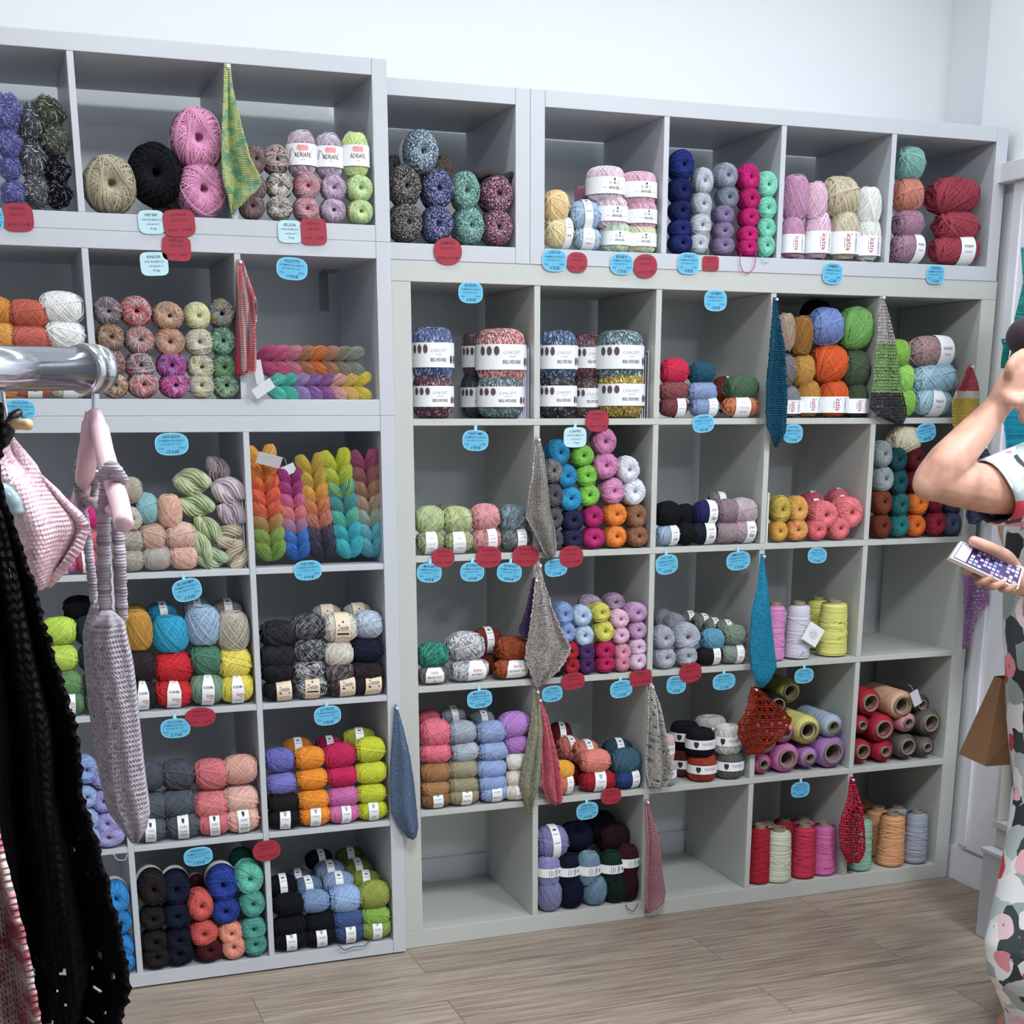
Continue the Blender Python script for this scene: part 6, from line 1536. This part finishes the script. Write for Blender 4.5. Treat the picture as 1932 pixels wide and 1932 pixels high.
# grey crochet halter top with cords
GREYK = ['8f878f', 'a39ba4', '7c747c']
gt = empty('crochet_halter', tuple(PW(205, 870))); tag(gt, 'grey crochet halter top with long straps hanging from the pink hanger', 'knitwear')
def loft(rows, y, dep, n=22, fold=.12, seed=0):
    rg = random.Random(seed); V = []; F = []; UV = []; zs = []
    R = []
    for (py, xa, xb) in rows:
        a = W(xa, py, y); b = W(xb, py, y); R.append((a[2], (a[0]+b[0])/2, abs(b[0]-a[0])/2))
    zt, zb = R[0][0], R[-1][0]; nv = max(10, int((zt-zb)/.008))
    for j in range(nv+1):
        z = zt-(zt-zb)*j/nv; cx = np.interp(-z, [-r[0] for r in R], [r[1] for r in R]); hw = np.interp(-z, [-r[0] for r in R], [r[2] for r in R])
        for k in range(n):
            a = 2*PI*k/n; f = 1+fold*math.sin(3*a+j*.05+seed)+fold*.5*math.sin(7*a-j*.1)
            V.append((cx+hw*math.cos(a)*(1+.04*math.sin(5*a)), y+dep*f*math.sin(a), z)); UV.append((a*hw*1.0, zt-z))
    for j in range(nv):
        for k in range(n): F.append((j*n+k, j*n+(k+1) % n, (j+1)*n+(k+1) % n, (j+1)*n+k))
    F.append(list(range(n))[::-1]); F.append([nv*n+k for k in range(n)])
    return V, F, UV
def loft_obj(nm, rows, y, dep, mat_, parent, **kw):
    V, F, UV = loft(rows, y, dep, **kw); o = obj(nm, mesh(nm, V, F, [mat_], uv=UV, smooth=True), parent)
    if parent: o.location = [-c for c in parent.location]
    return o
KG = knit(GREYK, 't', .0045, .55)
loft_obj('bodice', [(1150, 190, 212), (1175, 165, 238), (1200, 158, 240), (1250, 162, 252), (1300, 172, 258), (1360, 182, 264), (1420, 186, 270), (1480, 192, 277), (1530, 202, 284), (1552, 218, 284), (1578, 240, 262)], YRK-.03, .022, KG, gt, seed=2, n=40)
loft_obj('back_panel', [(1130, 176, 186), (1165, 164, 198), (1190, 156, 204), (1260, 160, 206), (1340, 168, 205), (1420, 180, 208), (1480, 190, 212)], YRK+.012, .012, KG, gt, seed=5, n=30)
KS = knit(GREYK, 't', .0028, .35)
def braid(P, r, nm, par, mt):
    mt = KS; Q = curve3(P, 14); rr = [r*(1+.10*math.sin(i*2.1)) for i in range(len(Q))]
    mb = MB().tube(Q, rr, 10); uv = [(math.atan2(v[1], v[0])*.004, v[2]) for v in mb.V]
    o = obj(nm, mesh(nm, mb.V, mb.F, [mt], uv=uv, smooth=True), par); o.location = [-c for c in par.location]
braid([PW(152, 868, YRK+.03), PW(146, 900, YRK+.03), PW(154, 950, YRK+.03), PW(164, 1010, YRK+.02), PW(172, 1080, YRK+.01), PW(182, 1160, YRK+.01)], .0034, 'strap', gt, KG)
braid([PW(178, 888, YRK+.02), PW(184, 930, YRK+.02), PW(190, 970, YRK)], .0036, 'strap', gt, KG)
braid([PW(214, 892, YRK-.06), PW(202, 920, YRK-.05), PW(196, 980, YRK-.04), PW(196, 1080, YRK-.03), PW(200, 1180, YRK-.03)], .0048, 'strap', gt, KG)
braid([PW(214, 888, YRK-.05), PW(225, 905, YRK-.055), PW(222, 960, YRK-.02), PW(226, 1060, YRK-.03), PW(230, 1170, YRK-.03)], .0044, 'strap', gt, KG)
braid([PW(196, 900, YRK-.04), PW(212, 884, YRK-.065), PW(229, 908, YRK-.06)], .005, 'strap', gt, KG)
# pink knit, its hanger, black open-work garment, pink and cream knit
sheet('knitted_cardigan', [(820, 4, 12), (860, -60, 45), (900, -70, 80), (950, -70, 124), (985, -60, 156), (1003, -50, 163), (1040, -30, 145), (1080, 20, 112), (1105, 62, 88)], YRK-.05, ['e4c0cc', 'ecd0d8', 'd4a8b8'],
      'pale pink knitted garment with pointed sleeve, left foreground', cat='knitwear', group='knitwear on the clothes rail', mode='t', folds=3, amp=.02, seed=41, pitch=.0035, bump=.6, thick=.006, hook=False, skew=.4)
h2 = empty('clothes_hanger', tuple(PW(-60, 935, YRK-.1))); tag(h2, 'glossy grey-blue clothes hanger end poking out at left picture edge', 'clothes hanger', 'clothes hangers on the rail')
hp(MB().tube(curve3([PW(-90, 900, YRK-.1), PW(-40, 915, YRK-.1), PW(2, 930, YRK-.1), PW(20, 948, YRK-.1), PW(28, 972, YRK-.1)]), [.006]*12+[.0068]*8+[.0062]*4+[.004], 16), 'arm', plain('8fa4ae', .12), h2, smooth=True)
hp(MB().tube([PW(-90, 900, YRK-.1), PW(-92, 700, YRK-.1)], .0014, 8), 'hook', CHROME, h2, smooth=True)
def rows_black():
    return [(760, -60, -2), (800, -60, 8), (835, -60, 6), (880, -60, -6), (940, -60, 6), (975, -60, 22), (1040, -60, 42), (1100, -60, 62), (1160, -60, 76), (1230, -60, 96), (1300, -60, 117), (1360, -60, 136), (1400, -60, 143), (1440, -60, 146), (1500, -60, 150),
            (1560, -60, 168), (1610, -60, 182), (1680, -60, 198), (1760, -60, 220), (1820, -60, 230), (1862, -60, 237), (1885, -60, 232), (1910, -60, 222), (1945, -60, 214), (2040, -60, 190)]
sheet('crochet_cardigan', rows_black(), -2.75, ['0a0b10', '14151b'], 'long black openwork crochet garment filling the lower left foreground', cat='knitwear', group='knitwear on the clothes rail', mode='t', folds=5, amp=.018, seed=42,
      pitch=.007, bump=1.3, thick=.003, holes=.8, lace=4, cell=.0028, hook=False, ragged=.5, hole_rows=lambda v, u: (.42 if v > .80 and u > .3 else .06 if v > .5 and u > .55 else .035 if u > .6 else .004))
sheet('knitted_cardigan', [(1560, -60, -6), (1620, -60, 4), (1700, -60, 26), (1760, -60, 42), (1830, -60, 56), (1900, -60, 68), (2000, -60, 84)], -2.84, ['8c4450', 'a8606c', 'd0c0bc', 'c4b0ac'],
      'dusty rose and cream knitted garment at the lower left corner', cat='knitwear', group='knitwear on the clothes rail', mode='b', folds=2, amp=.012, seed=43, pitch=.0045, hook=False, cell=.004)
ck = empty('clip_hanger', tuple(PW(12, 770, YRK-.06))); tag(ck, 'black clip hanger with wooden peg end and chrome hook, left edge', 'clothes hanger', 'clothes hangers on the rail')
hp(MB().tube([PW(24, 800, YRK-.06), PW(54, 801, YRK-.075)], .0036, 16), 'wooden_peg', WOOD, ck, smooth=True)
hp(MB().tube(curve3([PW(2, 716, YRK-.06), PW(4, 745, YRK-.06), PW(9, 775, YRK-.06), PW(15, 800, YRK-.06)]), .0022, 10), 'hook', CHROME, ck, smooth=True)
hp(MB().tube(curve3([PW(36, 778, YRK-.055), PW(24, 785, YRK-.06), PW(14, 800, YRK-.06), PW(16, 815, YRK-.06), PW(2, 835, YRK-.06), PW(-20, 845, YRK-.06)]), [.0028]*11+[.004]*11+[.0045]*9, 10), 'clip', BLACKP, ck, smooth=True)
# ---------------------------------------------------------------- the person at the right edge
YP = -1.20
def Q(x, y, d=0.0): return W(x, y, YP+d)
def ball_mesh(mb, c, r, M3=None, n=14):
    V = []; F = []
    for i in range(n+1):
        for k in range(2*n):
            t_ = PI*i/n; a = PI*k/n; v = np.array([math.sin(t_)*math.cos(a), math.sin(t_)*math.sin(a), math.cos(t_)])*np.array(r)
            if M3 is not None: v = M3@v
            V.append(np.array(c)+v)
    for i in range(n):
        for k in range(2*n): F.append((i*2*n+k, (i+1)*2*n+k, (i+1)*2*n+(k+1) % (2*n), i*2*n+(k+1) % (2*n)))
    mb.add(V, F)
def limb(mb, P, r, n=5):
    P = curve3(P, n); m_ = len(P); ks = np.linspace(0, len(r)-1, m_); rr = np.interp(ks, range(len(r)), r)
    mb.tube(P, list(rr), 16); ball_mesh(mb, P[0], [rr[0]]*3, n=8); ball_mesh(mb, P[-1], [rr[-1]]*3, n=8)
SKIN = None
def skin():
    mt, t, b = nt('skin'); nz = N(t, 'ShaderNodeTexNoise'); nz.inputs['Scale'].default_value = 22; nz.inputs['Detail'].default_value = 4
    co = N(t, 'ShaderNodeTexCoord'); t.links.new(co.outputs['Object'], nz.inputs['Vector'])
    r = ramp(t, [rgb('a87a68'), rgb('c29480'), rgb('cca08e')]); t.links.new(nz.outputs['Fac'], r.inputs[0]); t.links.new(r.outputs[0], b.inputs['Base Color'])
    b.inputs['Roughness'].default_value = 0.5; b.inputs['Subsurface Weight'].default_value = 0.08; b.inputs['Subsurface Radius'].default_value = (.01, .004, .002)
    return mt
SKIN = skin()
HC = Q(2003, 716)                                  # head centre
mb = MB()
til = math.radians(24)                            # head bowed: rotates about Y so that the brow leads
MH = np.array([[math.cos(til), 0, -math.sin(til)], [0, 1, 0], [math.sin(til), 0, math.cos(til)]])
def hd(x, y, z): return HC+MH@np.array([x, y, z])
ball_mesh(mb, hd(0.006, 0, .018), (.094, .076, .098), MH, 18)        # skull
ball_mesh(mb, hd(-.030, 0, -.055), (.058, .056, .062), MH)          # jaw
ball_mesh(mb, hd(-.066, 0, -.092), (.020, .024, .018), MH)          # chin
limb(mb, [hd(-.086, 0, .016), hd(-.098, 0, -.012), hd(-.108, 0, -.034)], [.009, .011, .0135])   # nose
ball_mesh(mb, hd(-.098, -.010, -.036), (.009, .008, .007), MH, 8); ball_mesh(mb, hd(-.098, .010, -.036), (.009, .008, .007), MH, 8)
for s_ in (-1, 1):
    limb(mb, [hd(-.080, s_*.012, .032), hd(-.078, s_*.036, .036), hd(-.060, s_*.056, .026)], [.008, .009, .007])   # brows
    ball_mesh(mb, hd(-.062, s_*.042, -.028), (.026, .024, .022), MH)  # cheeks
    ball_mesh(mb, hd(-.072, s_*.032, .008), (.015, .017, .012), MH, 10)  # lids
    limb(mb, [hd(.008, s_*.074, .022), hd(.022, s_*.084, .012), hd(.016, s_*.080, -.018), hd(.006, s_*.074, -.026)], [.008, .010, .009, .007])  # ears
limb(mb, [hd(-.087, -.018, -.064), hd(-.094, 0, -.062), hd(-.087, .018, -.064)], [.006, .009, .006])     # lips
limb(mb, [hd(-.085, -.016, -.076), hd(-.091, 0, -.076), hd(-.085, .016, -.076)], [.006, .0095, .006])
SH = Q(1990, 903, -.02); NK = Q(2035, 905, .05)
limb(mb, [hd(.02, 0, -.05), (HC+NK)/2+np.array([.015, 0, -.02]), NK], [.055, .052, .062])
PEL = np.array([NK[0]+.10, NK[1]+.02, .88]); CH = np.array([NK[0]+.02, NK[1], 1.20])
limb(mb, [NK+[0, 0, -.04], CH, np.array([NK[0]+.02, NK[1]+.01, 1.04]), PEL], [.075, .125, .115, .135])
SF = np.array([NK[0]-.005, NK[1]+.17, NK[2]-.06])                   # far shoulder
limb(mb, [SH+[0.01, 0.0, 0], NK+[0, 0, -.06], SF], [.055, .08, .055])
EL = Q(1768, 905, -.04); WR = Q(1882, 768, -.06)
limb(mb, [SH, Q(1900, 922, -.04), Q(1820, 915, -.045), EL], [.056, .052, .046, .041])
limb(mb, [EL+[-.004, 0, 0], Q(1790, 872, -.05), Q(1835, 822, -.05), WR], [.043, .043, .036, .026])
ball_mesh(mb, Q(1752, 912, -.04), (.030, .034, .034))
# hand on the brow: palm, four fingers into the hair, thumb along the temple
PALM = Q(1907, 728, -.075)
limb(mb, [WR, Q(1896, 748, -.07), PALM, Q(1921, 704, -.085)], [.026, .029, .032, .028])
for k, (a, b_, c, e) in enumerate([((1903, 716), (1905, 694), (1914, 676), (1930, 664)), ((1915, 712), (1920, 688), (1932, 668), (1950, 656)), ((1927, 712), (1937, 688), (1951, 670), (1969, 660)), ((1937, 718), (1951, 700), (1966, 684), (1982, 678))]):
    dd = -.098+.006*k
    limb(mb, [Q(*a, dd+.01), Q(*b_, dd-.006), Q(*c, dd), Q(*e, dd+.012)], [.0105, .0102, .0092, .0078])
limb(mb, [Q(1896, 745, -.085), Q(1914, 757, -.105), Q(1934, 752, -.105), Q(1950, 742, -.10)], [.013, .0118, .0105, .009])
# far arm, bent forward, holding the telephone
E2 = Q(2075, 1108, .10); W2 = Q(1962, 1104, -.02)
limb(mb, [SF, np.array([SF[0]+.03, SF[1], (SF[2]+E2[2])/2]), E2], [.052, .046, .04])
limb(mb, [E2, Q(2000, 1112, .02), W2], [.040, .034, .026])
TP = -.10
PM2 = Q(1912, 1092, -.075)
limb(mb, [W2, Q(1938, 1098, -.06), PM2, Q(1888, 1080, -.07)], [.026, .028, .030, .026])
for (P_, r_) in [([(1905, 1092, -.075), (1890, 1108, -.10), (1898, 1112, -.128), (1916, 1104, -.135)], .0088), ([(1890, 1086, -.075), (1868, 1100, -.10), (1874, 1106, -.128), (1892, 1098, -.136)], .0095),
                 ([(1880, 1078, -.07), (1850, 1092, -.095), (1850, 1098, -.122), (1868, 1088, -.132)], .0098), ([(1872, 1066, -.06), (1840, 1074, -.075), (1824, 1078, -.10), (1832, 1076, -.118)], .0095)]:
    limb(mb, [Q(*p_) for p_ in P_], [r_*1.08, r_*1.05, r_, r_*.85])
limb(mb, [Q(1916, 1078, -.07), Q(1900, 1052, -.10), Q(1868, 1034, -.118), Q(1836, 1020, -.118)], [.0155, .0145, .0125, .0105])
# legs and shoes
for s_ in (-1, 1):
    hp_ = PEL+np.array([0, s_*.085, 0]); kn = np.array([PEL[0]+.05, PEL[1]+s_*.09, .47]); an = np.array([PEL[0]+.10, PEL[1]+s_*.09, .09])
    limb(mb, [hp_, kn, an], [.088, .058, .038]); limb(mb, [an+[.015, 0, -.045], an+[-.09, 0, -.060], an+[-.15, 0, -.066]], [.034, .032, .023])
base = (PEL[0], PEL[1], 0)
me = mesh('person', np.array(mb.V)-np.array(base), mb.F, [SKIN])
person = obj('person', me, None, base)
tag(person, 'person in floral dress at right edge, elbow raised, hand on brow, holding a telephone', 'person')
rm = person.modifiers.new('one_surface', 'REMESH'); rm.mode = 'VOXEL'; rm.voxel_size = 0.0045; rm.use_smooth_shade = True
sm = person.modifiers.new('smooth', 'SMOOTH'); sm.factor = .6; sm.iterations = 5
def floral():
    mt, t, b = nt('floral_cloth'); co = N(t, 'ShaderNodeTexCoord')
    nz = N(t, 'ShaderNodeTexNoise'); nz.inputs['Scale'].default_value = 14; t.links.new(co.outputs['Object'], nz.inputs['Vector'])
    ad = N(t, 'ShaderNodeVectorMath', operation='MULTIPLY_ADD'); ad.inputs[1].default_value = (.04, .04, .04); t.links.new(nz.outputs['Color'], ad.inputs[0]); t.links.new(co.outputs['Object'], ad.inputs[2])
    def lay(scale, cols, seed):
        vo = N(t, 'ShaderNodeTexVoronoi'); vo.inputs['Scale'].default_value = scale; mp = N(t, 'ShaderNodeMapping'); mp.inputs['Location'].default_value = (seed, seed*2, 0)
        t.links.new(ad.outputs[0], mp.inputs['Vector']); t.links.new(mp.outputs[0], vo.inputs['Vector']); sp = N(t, 'ShaderNodeSeparateColor'); t.links.new(vo.outputs['Color'], sp.inputs[0])
        n = len(cols); r = ramp(t, [rgb(c) for c in cols], 'CONSTANT', 0, 1-1/n); 
        for i, e in enumerate(r.color_ramp.elements): e.position = i/n
        t.links.new(sp.outputs[0], r.inputs[0]); return vo, r, sp
    v1, r1, _ = lay(20, ['d6dcdc', 'b0bcbc', '3a4448', 'e4e6ea', '98a6a6', '2c3238'], 0.3)
    v2, r2, s2 = lay(13, ['e8b4c0', 'c83c50', '8c3448', 'f0e4ea', 'e0909c', 'e4c4cc'], 2.7)
    cmp_ = N(t, 'ShaderNodeMath', operation='LESS_THAN'); cmp_.inputs[1].default_value = 0.42; t.links.new(v2.outputs['Distance'], cmp_.inputs[0])
    g2 = N(t, 'ShaderNodeMath', operation='GREATER_THAN'); g2.inputs[1].default_value = 0.3; t.links.new(s2.outputs[1], g2.inputs[0])
    mu = N(t, 'ShaderNodeMath', operation='MULTIPLY'); t.links.new(cmp_.outputs[0], mu.inputs[0]); t.links.new(g2.outputs[0], mu.inputs[1])
    mx = N(t, 'ShaderNodeMix', data_type='RGBA'); t.links.new(mu.outputs[0], mx.inputs['Factor']); t.links.new(r1.outputs[0], mx.inputs['A']); t.links.new(r2.outputs[0], mx.inputs['B'])
    c3 = N(t, 'ShaderNodeMath', operation='LESS_THAN'); c3.inputs[1].default_value = 0.09; t.links.new(v2.outputs['Distance'], c3.inputs[0])
    m3 = N(t, 'ShaderNodeMix', data_type='RGBA'); t.links.new(c3.outputs[0], m3.inputs['Factor']); t.links.new(mx.outputs['Result'], m3.inputs['A']); m3.inputs['B'].default_value = rgb('b0707c')
    t.links.new(m3.outputs['Result'], b.inputs['Base Color']); b.inputs['Roughness'].default_value = .8
    return mt
FL = floral()
def pchild(o): o.parent = person; o.location = [-c for c in base]; return o
rows = [(868, 1960, 2100), (930, 1944, 2120), (1010, 1932, 2125), (1120, 1936, 2120), (1220, 1934, 2120), (1350, 1938, 2130), (1500, 1945, 2150), (1600, 1928, 2160), (1700, 1906, 2180), (1790, 1884, 2190), (1850, 1890, 2185), (1885, 1906, 2180), (1935, 1928, 2170), (1980, 1932, 2160)]
V, F, UV = loft(rows, YP+.06, .17, n=48, fold=.07, seed=4)
pchild(obj('dress', mesh('dress', V, F, [FL], uv=UV, smooth=True), None))
# sleeve: an open cone round the raised arm
sl = []; V = []; F = []
ax0 = SH+np.array([.03, 0, .0]); ax1 = Q(1866, 930, -.042); K = 12; n = 28
dv = ax1-ax0; dv /= np.linalg.norm(dv); e1 = np.cross(dv, [0, 1., 0]); e1 /= np.linalg.norm(e1); e2 = np.cross(dv, e1)
for j in range(K+1):
    t_ = j/K
    for k in range(n):
        a = 2*PI*k/n; r = (.098-.030*t_)*(1+.03*math.sin(4*a+t_*3)); sk = -.022*math.cos(a)*t_*(1 if e1[2] > 0 else -1)
        V.append(ax0+(ax1-ax0)*t_+dv*(-sk)+r*(math.cos(a)*e1+math.sin(a)*e2))
for j in range(K):
    for k in range(n): F.append((j*n+k, j*n+(k+1) % n, (j+1)*n+(k+1) % n, (j+1)*n+k))
sv = pchild(obj('sleeve', mesh('sleeve', V, F, [FL], smooth=True), None)); sd = sv.modifiers.new('t', 'SOLIDIFY'); sd.thickness = .003
# hair: cap over the skull, drawn back
hb = MB(); ball_mesh(hb, hd(.022, 0, .034), (.094, .084, .096), MH, 20); ball_mesh(hb, Q(1944, 634, -.01), (.036, .06, .040), None, 14)
rgh = random.Random(5)
for k in range(60):
    a = rgh.uniform(-1.1, 1.1); s0 = hd(-.066+.01*rgh.random(), .075*math.sin(a), .082-.03*abs(a)); 
    hb.tube(curve3([s0, hd(-.02, .085*math.sin(a), .122-.03*abs(a)), hd(.05, .09*math.sin(a), .115-.03*abs(a)), hd(.11, .075*math.sin(a), .05)], 4), .0055, 6)
hb = hb.build('hair', [plain('33262a', .45, noise=.2)], smooth=True); pchild(hb)
for s_ in (-1, 1):
    e_ = MB(); ball_mesh(e_, hd(-.0835, s_*.032, .006), (.006, .012, .004), MH, 8); pchild(e_.build('eyelashes', [plain('241c1c')], smooth=True))
# telephone
def quad_slab(name, C4, th, mats, inset=None):
    C4 = [np.array(c) for c in C4]; n_ = np.cross(C4[1]-C4[0], C4[3]-C4[0]); n_ /= np.linalg.norm(n_)
    if n_[1] > 0: n_ = -n_
    mb = MB(); V = [c for c in C4]+[c-n_*th for c in C4]; F = [(0, 1, 2, 3), (7, 6, 5, 4), (0, 4, 5, 1), (1, 5, 6, 2), (2, 6, 7, 3), (3, 7, 4, 0)]
    mb.add(V, F, 0); return mb, n_, C4
c4 = [Q(1813, 1021, -.105), Q(1932, 1072, -.10), Q(1921, 1112, -.135), Q(1793, 1052, -.14)]
ph, n_, C4 = quad_slab('telephone', c4, .009, None)
def bil(u, v, o_=0.0008): return (C4[0]*(1-u)*(1-v)+C4[1]*u*(1-v)+C4[2]*u*v+C4[3]*(1-u)*v)+n_*o_
def patch(u0, v0, u1, v1, mi, o_=.0008): ph.add([bil(u0, v0, o_), bil(u1, v0, o_), bil(u1, v1, o_), bil(u0, v1, o_)], [(0, 1, 2, 3)], mi)
patch(.03, .06, .97, .94, 1, .0004); patch(.04, .1, .2, .9, 2, .0009)
rgp = random.Random(2)
for i in range(11):
    for j in range(5):
        if rgp.random() < .78: u = .23+i*.066; v = .1+j*.165; patch(u, v, u+.05, v+.12, rgp.choice((2, 3, 3, 4)), .0011)
pho = ph.build('telephone', [plain('d8ccc4', .3), plain('3c3060', .2), plain('e6e6f0', .2), plain('b9a8dc', .2), plain('8c8cc8', .2)], bevel=0)
pho.data.transform(Matrix.Translation(-Vector(C4[0]))); pho.location = C4[0]
tag(pho, 'telephone in pale case with violet tiled screen, held in the persons hand', 'telephone')
wb = MB().tube([W2+np.array([-.012, 0, .002]), W2+np.array([.012, 0, -.002])], .030, 20)
wb = wb.build('bracelet', [plain('2c2c34', .4)], smooth=True); wb.data.transform(Matrix.Translation(-Vector(W2))); wb.location = W2; tag(wb, 'dark strap bracelet on the wrist below the telephone', 'bracelet')
# brown paper bag
BAG = plain('8c6848', .75, noise=.06); yb = YP+.27
a0 = W(1860, 1446, yb); zb2 = a0[2]; zt2 = W(1908, 1285, yb)[2]; xt = W(1906, 1285, yb)[0]
V = [(a0[0], yb, zb2), (a0[0]+.27, yb-.03, zb2), (a0[0]+.29, yb+.11, zb2), (a0[0]+.02, yb+.13, zb2), (xt, yb+.03, zt2), (xt+.24, yb+.01, zt2), (xt+.245, yb+.05, zt2), (xt+.01, yb+.07, zt2),
     (a0[0]+.075, yb-.004, zb2+.085)]
F = [(0, 3, 2, 1), (0, 1, 8), (1, 5, 8), (5, 4, 8), (4, 0, 8), (1, 2, 6, 5), (2, 3, 7, 6), (3, 0, 4, 7)]
bg = empty('paper_bag', (a0[0]+.13, yb+.05, zb2)); tag(bg, 'brown paper carrier bag hanging beside the floral dress, right picture edge', 'bag')
bo = obj('bag_body', mesh('bag_body', V, F, [BAG]), bg); bo.location = [-c for c in bg.location]; sd = bo.modifiers.new('t', 'SOLIDIFY'); sd.thickness = .0012
for q in (.02, .05):
    hm = MB().tube(curve3([(xt+.07, yb+q, zt2-.01), (xt+.075, yb+q, zt2+.10), (xt+.12, yb+.035, zt2+.17), (xt+.16, yb+q, zt2+.10), (xt+.165, yb+q, zt2-.01)]), .0028, 8).build('handle', [BAG], bg, smooth=True); hm.location = [-c for c in bg.location]
